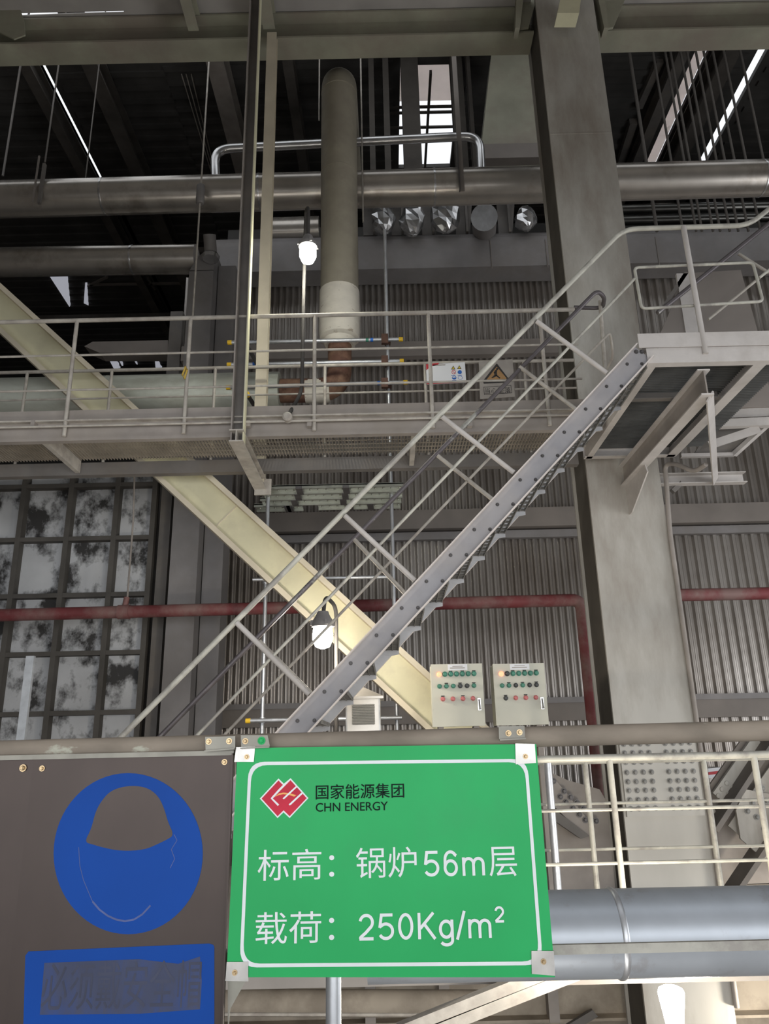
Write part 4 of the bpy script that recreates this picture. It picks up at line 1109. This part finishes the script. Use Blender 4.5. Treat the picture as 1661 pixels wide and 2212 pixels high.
for pts in ([(1069, 800), (1075, 797), (1073, 804), (1066, 806)], [(1067, 805), (1073, 803), (1074, 812), (1068, 811)], [(1068, 810), (1075, 811), (1064, 817), (1061, 816)], [(1073, 810), (1081, 816), (1079, 818), (1071, 812)], [(1071, 797), (1074, 794), (1077, 797), (1074, 800)]):
    MB2.prism([P(x, y, Yf - .003) for x, y in pts], (0, -.001, 0))
MB2.build('falling_figure', 'black', p)
flat([(1044, 836), (1104, 832), (1106, 849), (1046, 853)], Yf, .0015).build('caption_border', 'black', fb)
flat([(1045, 837), (1103, 833), (1105, 848), (1047, 852)], Yf - .0015, .001).build('caption_field', 'dustplate', fb)
text('当心坠落', 1047, 837, 1103, 850, Yf - .003, .0, .001).build('lettering', 'black', fb)

# ------------------------------------------------------------------ rods, hangers and small stuff overhead
def rod(p0, p1, Y, r, lab, m='greydk', cat='rod', name='hanger_rod'):
    a = P(*p0, Y); b = P(*p1, Y); x = (a.x + b.x) / 2; b.z = ROOFZ if Y > BF + .2 else b.z
    solo(MB().tube([(x, Y, a.z), (x, Y, b.z)], r, 8), name, m, lab, cat, 'thin hanger rods')
sh = thing('spring_hanger', 'long hanger rod with a spring can in front of the big pipe, left', 'hanger', P(428, 690, 8.9))
xx = P(433, 420, 8.9).x
MB().tube([(xx, 8.9, P(425, 690, 8.9).z), (xx, 8.9, ROOFZ)], .013, 8).build('rod', 'rail', sh)
MB().lathe((xx, 8.9, P(432, 440, 8.9).z), [(.045, 0), (.06, .02), (.06, .3), (.045, .32)], 16).build('spring_can', 'duct', sh)
rod((105, 350), (125, 100), 9.0, .013, 'thin hanger rod above the left pipe clamp, upper left')
rod((188, 400), (208, 150), 9.4, .010, 'thin dark rod between the left pipe clamp and the spring hanger')
rod((28, 380), (22, 150), 9.9, .018, 'dull rod hanging near the left edge of the roof')
rod((783, 480), (780, 120), 8.9, .012, 'thin rod on the right side of the tan pipe', 'rail')
rod((690, 260), (689, 120), 8.9, .010, 'thin rod on the left side of the tan pipe', 'rail')
fh = thing('pipe_clamp', 'flat bar clamp hanging round the big pipe near the left edge', 'hanger', P(78, 440, 8.98))
MB().box(P(68, 437, 8.98), P(86, 336, 8.98) + Vector((0, .02, 0))).build('strap', 'girt', fh)
MB().box(P(86, 437, 9.0), P(92, 352, 9.0) + Vector((0, .05, 0))).build('strap_edge', 'greydk', fh)
fh = thing('flat_hanger', 'long flat bar hanger crossing slim and big pipe left of the column', 'hanger', P(1000, 412, 8.95))
x = P(998, 400, 8.95).x
MB().box((x - .035, 8.95, P(998, 412, 8.95).z), (x + .035, 8.97, ROOFZ)).build('strap', 'girt', fh)
MB().box((x - .045, 8.9, P(998, 412, 8.95).z), (x - .03, 8.98, P(993, 310, 8.95).z)).build('strap_edge', 'boltdk', fh)
random.seed(11)
for i, (x, yt, lab) in enumerate([(1396, 110, 'hanger rod nearest the column, right of it above the big pipe'), (1450, 110, 'second hanger rod right of the column'), (1478, 330, 'short rod at the left of the right hand rod cluster'), (1490, 300, 'short rod second in the right hand rod cluster'),
                          (1513, 220, 'third rod of the right hand cluster'), (1528, 190, 'fourth rod of the right hand cluster'), (1548, 140, 'fifth rod of the right hand cluster'), (1566, 120, 'sixth rod of the right hand cluster'),
                          (1587, 110, 'seventh rod of the right hand cluster'), (1612, 110, 'eighth rod of the right hand cluster'), (1650, 110, 'last rod of the right hand cluster at the photo edge')]):
    Yr = 10.6; b = P(x, 350, Yr)
    solo(MB().tube([(b.x, Yr, P(x, 500, Yr).z), (b.x, Yr, ROOFZ)], .022 if x > 1440 else .03, 8), 'hanger_rod', 'roofdk', lab, 'rod', 'dark rods over the big pipe, right of the column')
for y, lab in ((452, 'upper dark shiny line under the big pipe, right of the column'), (476, 'lower dark shiny line under the big pipe, right of the column')):
    pipe('dark_line', [P(1200, y + 4, 11.4), P(1700, y - 8, 11.4)], .09, mat('dark_shiny_line_%d' % y, (.08, .078, .072), .25, .8), lab, seg=16)
pipe('dark_line', [P(585, 499, 11.3), P(690, 496, 11.3)], .23, 'clad', 'short shiny pipe piece behind the lamp stem', seg=16)
# open window plates deep in the dark, left under the second pipe
for pts, Y, lab in [([(108, 598), (146, 598), (152, 660), (150, 663)], 14, 'bright slanting opening below the left pipe, larger'), ([(184, 612), (188, 612), (191, 660), (181, 655)], 14, 'bright narrow sliver below the left pipe')]:
    solo(MB().prism([H(x, y, ROOFZ - .06) for x, y in pts], (0, 0, .05)), 'skylight_panel', 'skylit', lab, 'skylight')
for pts, lab in [([(228, 762), (244, 762), (260, 795), (246, 797)], 'largest daylit sliver behind the walkway rail, left'), ([(253, 770), (262, 770), (266, 790), (263, 790)], 'small daylit sliver right of the largest'), ([(284, 768), (292, 770), (297, 788), (294, 786)], 'thin daylit sliver in the middle behind the rail'), ([(334, 770), (337, 772), (350, 795), (336, 795)], 'daylit wedge beside the dark upright, left')]:
    solo(MB().prism([H(x, y, ROOFZ - .06) for x, y in pts], (0, 0, .05)), 'skylight_panel', 'skylit', lab, 'skylight')
solo(MB().prism([P(182, 748, 11.42), P(200, 738, 11.42), P(363, 735, 11.42), P(363, 762, 11.42), P(215, 762, 11.42)], (0, .3, 0)), 'tapered_beam', 'girt', 'tapered brown beam end behind the walkway, left', 'beam')
solo(MB().box((P(360, 790, 11.4).x, 11.4, -4.5), P(395, 672, 11.4) + Vector((0, .2, 0))), 'dark_upright', 'greydk', 'dark upright left of the wide grey duct behind the walkway', 'post')
for p0, p1, lab in [((190, 618), (232, 598), 'thin truss bar under the left pipe'), ((195, 615), (405, 612), 'thin horizontal truss bar under the left pipe'), ((318, 598), (335, 625), 'short bright edge bar under the left pipe')]:
    solo(MB().bar(H(*p0, ROOFZ - .08), H(*p1, ROOFZ - .08), .06, .06), 'truss_bar', 'girt', lab, 'strut')
# cable ladder rising into the roof
ct = thing('cable_ladder', 'thin pale cable ladder rods slanting into the roof behind the spring hanger', 'cable tray', P(430, 380, 11))
for (x0, x1) in ((392, 458), (402, 462), (413, 466)):
    MB().tube([H(x0, 160, ROOFZ - .058), H(x1, 378, ROOFZ - .058)], .012, 6).build('rod', 'rail', ct)

# ------------------------------------------------------------------ galvanised perforated bar, left
solo(MB().box((P(34, 1600, 8.0).x, 8.0, 0), P(34, 1600, 8.0) * 0 + Vector((P(34, 1600, 8.0).x + .085, 8.04, P(55, 1417, 8.0).z))), 'galvanised_strut', 'galvlit', 'bright galvanised upright bar in front of the stained wall, far left', 'bar')

# ------------------------------------------------------------------ rear walkway with rails (behind the galvanised duct)
struct(MB().box((.6, 4.7, -.06), (6.0, 5.6, 0.0)), 'floor_rear_walkway', 'floor')
def rear_rail(Y, ytop, ymids, posts, lab):
    g = thing('rear_guardrail', lab, 'guardrail', (2.0, Y, 0))
    X0, X1 = P(1085, 1640, Y).x, P(1800, 1640, Y).x
    zt_ = P(1400, ytop, Y).z
    MB().tube([(X0, Y, zt_), (X1, Y, zt_)], .021, 12).build('top_rail', 'railworn', g)
    for y in ymids: MB().tube([(X0, Y, P(1400, y, Y).z), (X1, Y, P(1400, y, Y).z)], .010, 8).build('mid_rail', 'railworn', g)
    for x in posts:
        X = P(x, 1640, Y).x; MB().tube([(X, Y, 0), (X, Y, zt_)], .019, 12).build('post', 'railworn', g)
rear_rail(4.75, 1635, (1747, 1863), (1316, 1629), 'nearer pale railing right of the green sign in front of the column splice')
rear_rail(5.55, 1641, (1733, 1832), (1263, 1519), 'farther pale railing right of the green sign, just before the column splice')
solo(MB().tube([(P(1187, 1700, 5.4).x, 5.4, -.0), (P(1187, 1700, 5.4).x, 5.4, P(1187, 1640, 5.4).z)], .026, 10), 'grey_standpipe', 'galv', 'grey standpipe rising just right of the green sign', 'pipe')

# ------------------------------------------------------------------ things on the lower level, seen below the sign
LW = 8.6
struct(MB().box((-6, LW + .4, -4.6), (8, LW + .5, -.3)), 'wall_lower', 'lowerwall')
lb = thing('lower_beam', 'dusty horizontal beam on the level below, under the green sign', 'beam', P(800, 2190, 8.45))
z = P(850, 2160, 8.45).z; hh = .38
MB().sweep((-6, 8.5, z), (8, 8.5, z), isec(.3, hh, .025, .02)).build('beam', 'lowerwall', lb)
for x in (800, 960, 1195):
    X = P(x, 2160, 8.35).x; MB().box((X - .05, 8.34, z - hh / 2), (X + .05, 8.5, z + hh / 2)).build('stiffener', 'grey', lb)
pipe('lower_pipe', [P(480, 2165, 7.0), P(1040, 2168, 7.0)], DIA(56, 700, 2165, 7.0) / 2, 'lowerwall', 'dusty lagged pipe on the lower level below the green sign', seg=24)
pipe('lower_thin_line', [P(480, 2191, 6.2), P(905, 2192, 6.2)], .012, 'rail', 'thin line under the dusty lagged pipe, bottom', seg=8)
for a0, a1, lab in [((860, 2232), (1228, 2085), 'upper of two pale sloping channels below the green sign'), ((885, 2248), (1262, 2100), 'lower of two pale sloping channels below the green sign')]:
    a, b = P(*a0, 4.6), P(*a1, 4.6); d = (b - a).normalized(); nn = Vector((-d.z, 0, d.x))
    solo(MB().prism([a - nn * .028, a + nn * .03, b + nn * .03, b - nn * .028], (0, .07, 0)), 'sloping_channel', 'rail', lab, 'channel')
solo(MB().prism([P(1225, 2215, 8.3), P(1280, 2182, 8.3), P(1292, 2196, 8.3), P(1245, 2225, 8.3)], (0, .05, 0)), 'dark_bar', 'greydk', 'short dark bar on the lower wall left of the bright lower lamp', 'bar')
solo(MB().prism([P(1490, 2190, 8.2), P(1530, 2186, 8.2), P(1600, 2240, 8.2), P(1490, 2240, 8.2)], (0, .3, 0)), 'lower_gusset', 'landing', 'cut plate on the lower wall right of the bright lower lamp', 'plate')

# ================================================================== NEAR GUARDRAIL AND ITS SIGNS
NY = 1.74
hr = thing('near_guardrail', 'thick dusty handrail crossing the photo in front, carrying the signs', 'guardrail', (0, NY, 0))
hz = (P(0, 1621, NY).z + P(1661, 1578, NY).z) / 2
ha, hb = P(0, 1622, NY), P(1661, 1578, NY); hd_ = hb - ha
MB().tube([ha - hd_ * .4, hb + hd_ * .4], DIA(44, 830, 1600, NY) / 2, 24).build('top_rail', 'handrail', hr)
zm = P(1430, 2046, NY).z
MB().box((-1.6, NY - .004, zm - .009), (1.6, NY + .006, zm + .009)).build('mid_rail', 'railworn', hr)
zm2 = .1
MB().box((-1.6, NY - .004, .02), (1.6, NY + .004, .14)).build('toe_plate', 'grey', hr)
for x in (718,):
    X = P(x, 2150, NY).x; MB().tube([(X, NY + .03, 0), (X, NY + .03, hz - .02)], DIA(37, 718, 2150, NY) / 2, 16).build('post', 'galv', hr)
for X in (-1.15, 1.15): MB().tube([(X, NY + .03, 0), (X, NY + .03, hz - .02)], .02, 16).build('post', 'galv', hr)

SY_ = 1.70
gs = thing('level_sign', 'green load sign with white Chinese lettering bolted to the front handrail', 'sign', P(845, 2112, SY_))
c4 = [P(513, 1616, SY_), P(1158, 1607, SY_), P(1199, 2111, SY_), P(489, 2111, SY_)]
bd = MB().prism(c4, (0, .004, 0)).build('board', 'green', gs)
# white border line with rounded corners
def inset(px, r): return fillet_closed([P(x, y, SY_ - .0008) for x, y in px], r, 6)
bpx = [(537, 1646), (1139, 1639), (1173, 2085), (517, 2090)]
ring_o = inset(bpx, .035)
cc = sum(ring_o, Vector()) / len(ring_o)
wl = .0068
sx = 1 - 2 * wl / (ring_o[len(ring_o) // 2] - ring_o[0]).length
vs, fs = [], []
wdt, hgt = max(v.x for v in ring_o) - min(v.x for v in ring_o), max(v.z for v in ring_o) - min(v.z for v in ring_o)
for v in ring_o: vs.append(v)
for v in ring_o: vs.append(Vector((cc.x + (v.x - cc.x) * (1 - 2 * wl / wdt), v.y, cc.z + (v.z - cc.z) * (1 - 2 * wl / hgt))))
n = len(ring_o); fs = [(i, (i + 1) % n, (i + 1) % n + n, i + n) for i in range(n)]
MB().add(vs, fs).build('border_line', 'signwhite', gs)
SL_ = SY_ - .0002
text('标高：', 557, 1834, 722, 1901, SL_).build('lettering', 'signwhite', gs)
text('锅炉', 769, 1830, 900, 1896, SL_).build('lettering', 'signwhite', gs)
glyphs('56m', 912, 1837, 1053, 1892, SL_).build('lettering', 'signwhite', gs)
text('层', 1056, 1829, 1116, 1893, SL_).build('lettering', 'signwhite', gs)
text('载荷：', 552, 1969, 722, 2038, SL_).build('lettering', 'signwhite', gs)
glyphs('250Kg/m2', 771, 1971, 1093, 2028, SL_).build('lettering', 'signwhite', gs)
text('国家能源集团', 682, 1693, 873, 1725, SL_, .008).build('lettering', 'signblack', gs)
text('CHN ENERGY', 682, 1733, 838, 1752, SL_, .008).build('lettering', 'signblack', gs)
zq = lambda pts: [(540 + x / 4.614, 1660 + y / 4.614) for x, y in pts]
lg = flat(zq([(98, 300), (284, 100), (338, 152), (405, 97), (583, 295), (395, 494), (335, 437), (275, 494)]), SY_, .0008).build('emblem', 'signwhite', gs)
flat(zq([(116, 300), (284, 120), (328, 164), (285, 207), (216, 284), (206, 300), (276, 374), (292, 360), (228, 299), (300, 222), (404, 117), (565, 296), (395, 476), (335, 417), (275, 476)]), SY_ - .0008, .0005).build('emblem_red', 'logored', lg)
flat(zq([(240, 285), (290, 248), (335, 240), (390, 246), (462, 266), (440, 280), (380, 262), (330, 256), (290, 264)]), SY_ - .0013, .0003).build('emblem_arc', 'logoorange', lg)
for a in ([(466, 168), (325, 298), (332, 306), (345, 302), (476, 180)], [(524, 230), (386, 358), (392, 368), (406, 364), (536, 242)]):
    flat(zq(a), SY_ - .0016, .0003).build('emblem_stroke', 'signwhite', lg)
# corner clips
for px, bx in [([(512, 1614), (551, 1613), (548, 1646), (508, 1646)], (533, 1635)), ([(1115, 1606), (1155, 1607), (1158, 1648), (1116, 1651)], (1135, 1634)),
               ([(492, 2078), (536, 2078), (536, 2120), (489, 2119)], (507, 2101)), ([(1150, 2054), (1196, 2054), (1199, 2108), (1151, 2104)], (1174, 2077))]:
    cl_ = MB()
    pts = [P(x, y, SY_ - .003) for x, y in px]; mid = (pts[0] + pts[2]) / 2
    cl_.prism(pts, (0, .0028, 0)); cl_.prism([pts[0], pts[3], pts[3] + Vector((-.002, 0, 0)), pts[0] + Vector((-.002, 0, 0))], (0, .02, 0))
    o = cl_.build('corner_clip', 'clip', gs)
    MB().bolt(P(*bx, SY_ - .0035), .0036).build('bolt', 'brass', o)
def hanger(parent, px, bolts, gb=()):
    o = MB().prism([P(x, y, SY_ - .002) for x, y in px], (0, .003, 0))
    x0 = px[3]; x1 = px[2]
    o.prism([P(*px[3], SY_ - .002), P(*px[2], SY_ - .002), P(px[2][0], px[2][1] + 3, SY_ - .002), P(px[3][0], px[3][1] + 3, SY_ - .002)], (0, -.012, 0))
    o = o.build('hanger_plate', 'plate', parent)
    for b_ in bolts: MB().bolt(P(*b_, SY_ - .002), .0042).build('bolt', 'brass', o)
    for b_ in gb: MB().bolt(P(*b_, SY_ - .002), .0055).build('bolt', 'green', o)
hanger(gs, [(520, 1588), (578, 1588), (583, 1612), (521, 1615)], [(530, 1601)], [(565, 1600)])
hanger(gs, [(1077, 1569), (1133, 1568), (1134, 1594), (1078, 1597)], [(1098, 1584), (1122, 1582)])

# stainless sheet panels with the worn blue helmet sign
SP = 1.712
hs = thing('helmet_sign_panel', 'brown stainless panel with worn blue helmet sign, left of the green sign', 'sign', P(280, 2212, SP))
xs_l, xs_r = P(71, 1650, SP).x, P(505, 1650, SP).x
zpt = P(280, 1632, SP).z
MB().box((xs_l, SP, .15), (xs_r, SP + .002, zpt)).build('panel', 'panel', hs)
MB().box((xs_l, SP - .006, zpt - .004), (xs_r, SP + .002, zpt + .006)).build('folded_edge', 'plate', hs)
MB().box((xs_r - .003, SP - .012, .15), (xs_r, SP, zpt)).build('folded_edge', 'panel', hs)
SB = SP - .0002
flat(arc((277, 1844), 161, 174, 64), SB, .0006).build('blue_disc', 'blue', hs)
hm = [(365, 538), (395, 480), (412, 410), (435, 365), (475, 318), (535, 297), (600, 295), (650, 310), (688, 345), (712, 400), (725, 450), (752, 508), (720, 528), (680, 547), (640, 565), (600, 573), (550, 576), (500, 573), (440, 560), (400, 548)]
for _ in range(2):
    hm = [p for i in range(len(hm)) for p in (((hm[i][0] * 3 + hm[(i + 1) % len(hm)][0]) / 4, (hm[i][1] * 3 + hm[(i + 1) % len(hm)][1]) / 4), ((hm[i][0] + hm[(i + 1) % len(hm)][0] * 3) / 4, (hm[i][1] + hm[(i + 1) % len(hm)][1] * 3) / 4))]
flat([(x / 2.0, 1550 + y / 2.0) for x, y in hm], SB - .0006, .0004).build('helmet_outline', 'panel', hs)
def strip(pts, w, Y):
    mb = MB(); ps = [P(x / 2.0, 1550 + y / 2.0, Y) for x, y in pts]
    for a, b in zip(ps[:-1], ps[1:]):
        d = (b - a).normalized(); nn = Vector((-d.z, 0, d.x)) * w / 2
        mb.prism([a - nn, a + nn, b + nn, b - nn], (0, -.0003, 0))
    return mb
strip([(400, 795), (430, 830), (465, 856), (500, 872), (540, 880), (580, 872), (615, 850), (650, 812)], .0035, SB - .0006).build('chin_line', 'blueline', hs)
strip([(340, 560), (345, 640), (360, 700), (385, 760), (400, 795)], .0012, SB - .0006).build('face_line', 'blueline', hs)
strip([(752, 505), (765, 530), (740, 570), (755, 610), (735, 650)], .0012, SB - .0006).build('face_line', 'blueline', hs)
bl = flat([(62, 2055), (452, 2038), (461, 2041), (463, 2046), (463, 2300), (48, 2310), (55, 2064)], SB, .0006).build('blue_field', 'blue', hs)
flat([(96, 2080), (300, 2072), (385, 2082), (432, 2066), (436, 2120), (432, 2180), (300, 2190), (86, 2192)], SB - .0006, .0003).build('worn_patch', 'bluefade', bl)
text('必须戴安全帽', 92, 2076, 434, 2180, SB - .0009, 0, .0004).build('worn_lettering', 'wornprint', bl)
hanger(hs, [(443, 1592), (508, 1590), (508, 1616), (444, 1621)], [(451, 1602), (495, 1601)])
for b_ in ((485, 1646), (91, 1660)):
    MB().bolt(P(*b_, SP - .001), .004).build('bolt', 'brass', hs)
hl = thing('blank_panel', 'plain brown stainless panel at the far left edge beside the helmet sign', 'panel', P(0, 2212, SP))
MB().box((xs_l - .6, SP + .002, .15), (xs_l + .01, SP + .004, zpt)).build('panel', 'panel', hl)
MB().box((xs_l - .6, SP - .004, zpt - .004), (xs_l, SP + .004, zpt + .006)).build('folded_edge', 'plate', hl)
for b_ in ((50, 1659),): MB().bolt(P(*b_, SP), .005).build('bolt', 'brass', hl)
# triangular bracket under the sign's lower left corner
solo(MB().prism([P(492, 2119, 1.72), P(531, 2119, 1.72), P(497, 2180, 1.72), P(492, 2240, 1.72)], (0, .003, 0)), 'sheet_bracket', 'plate', 'small triangular sheet bracket under the lower left corner of the green sign', 'bracket')
# unseen point light added to brighten the lower level's wall at right
lamp_light('lower_wall_fill', P(1760, 2260, 7.2), 80, (1, .9, .75))
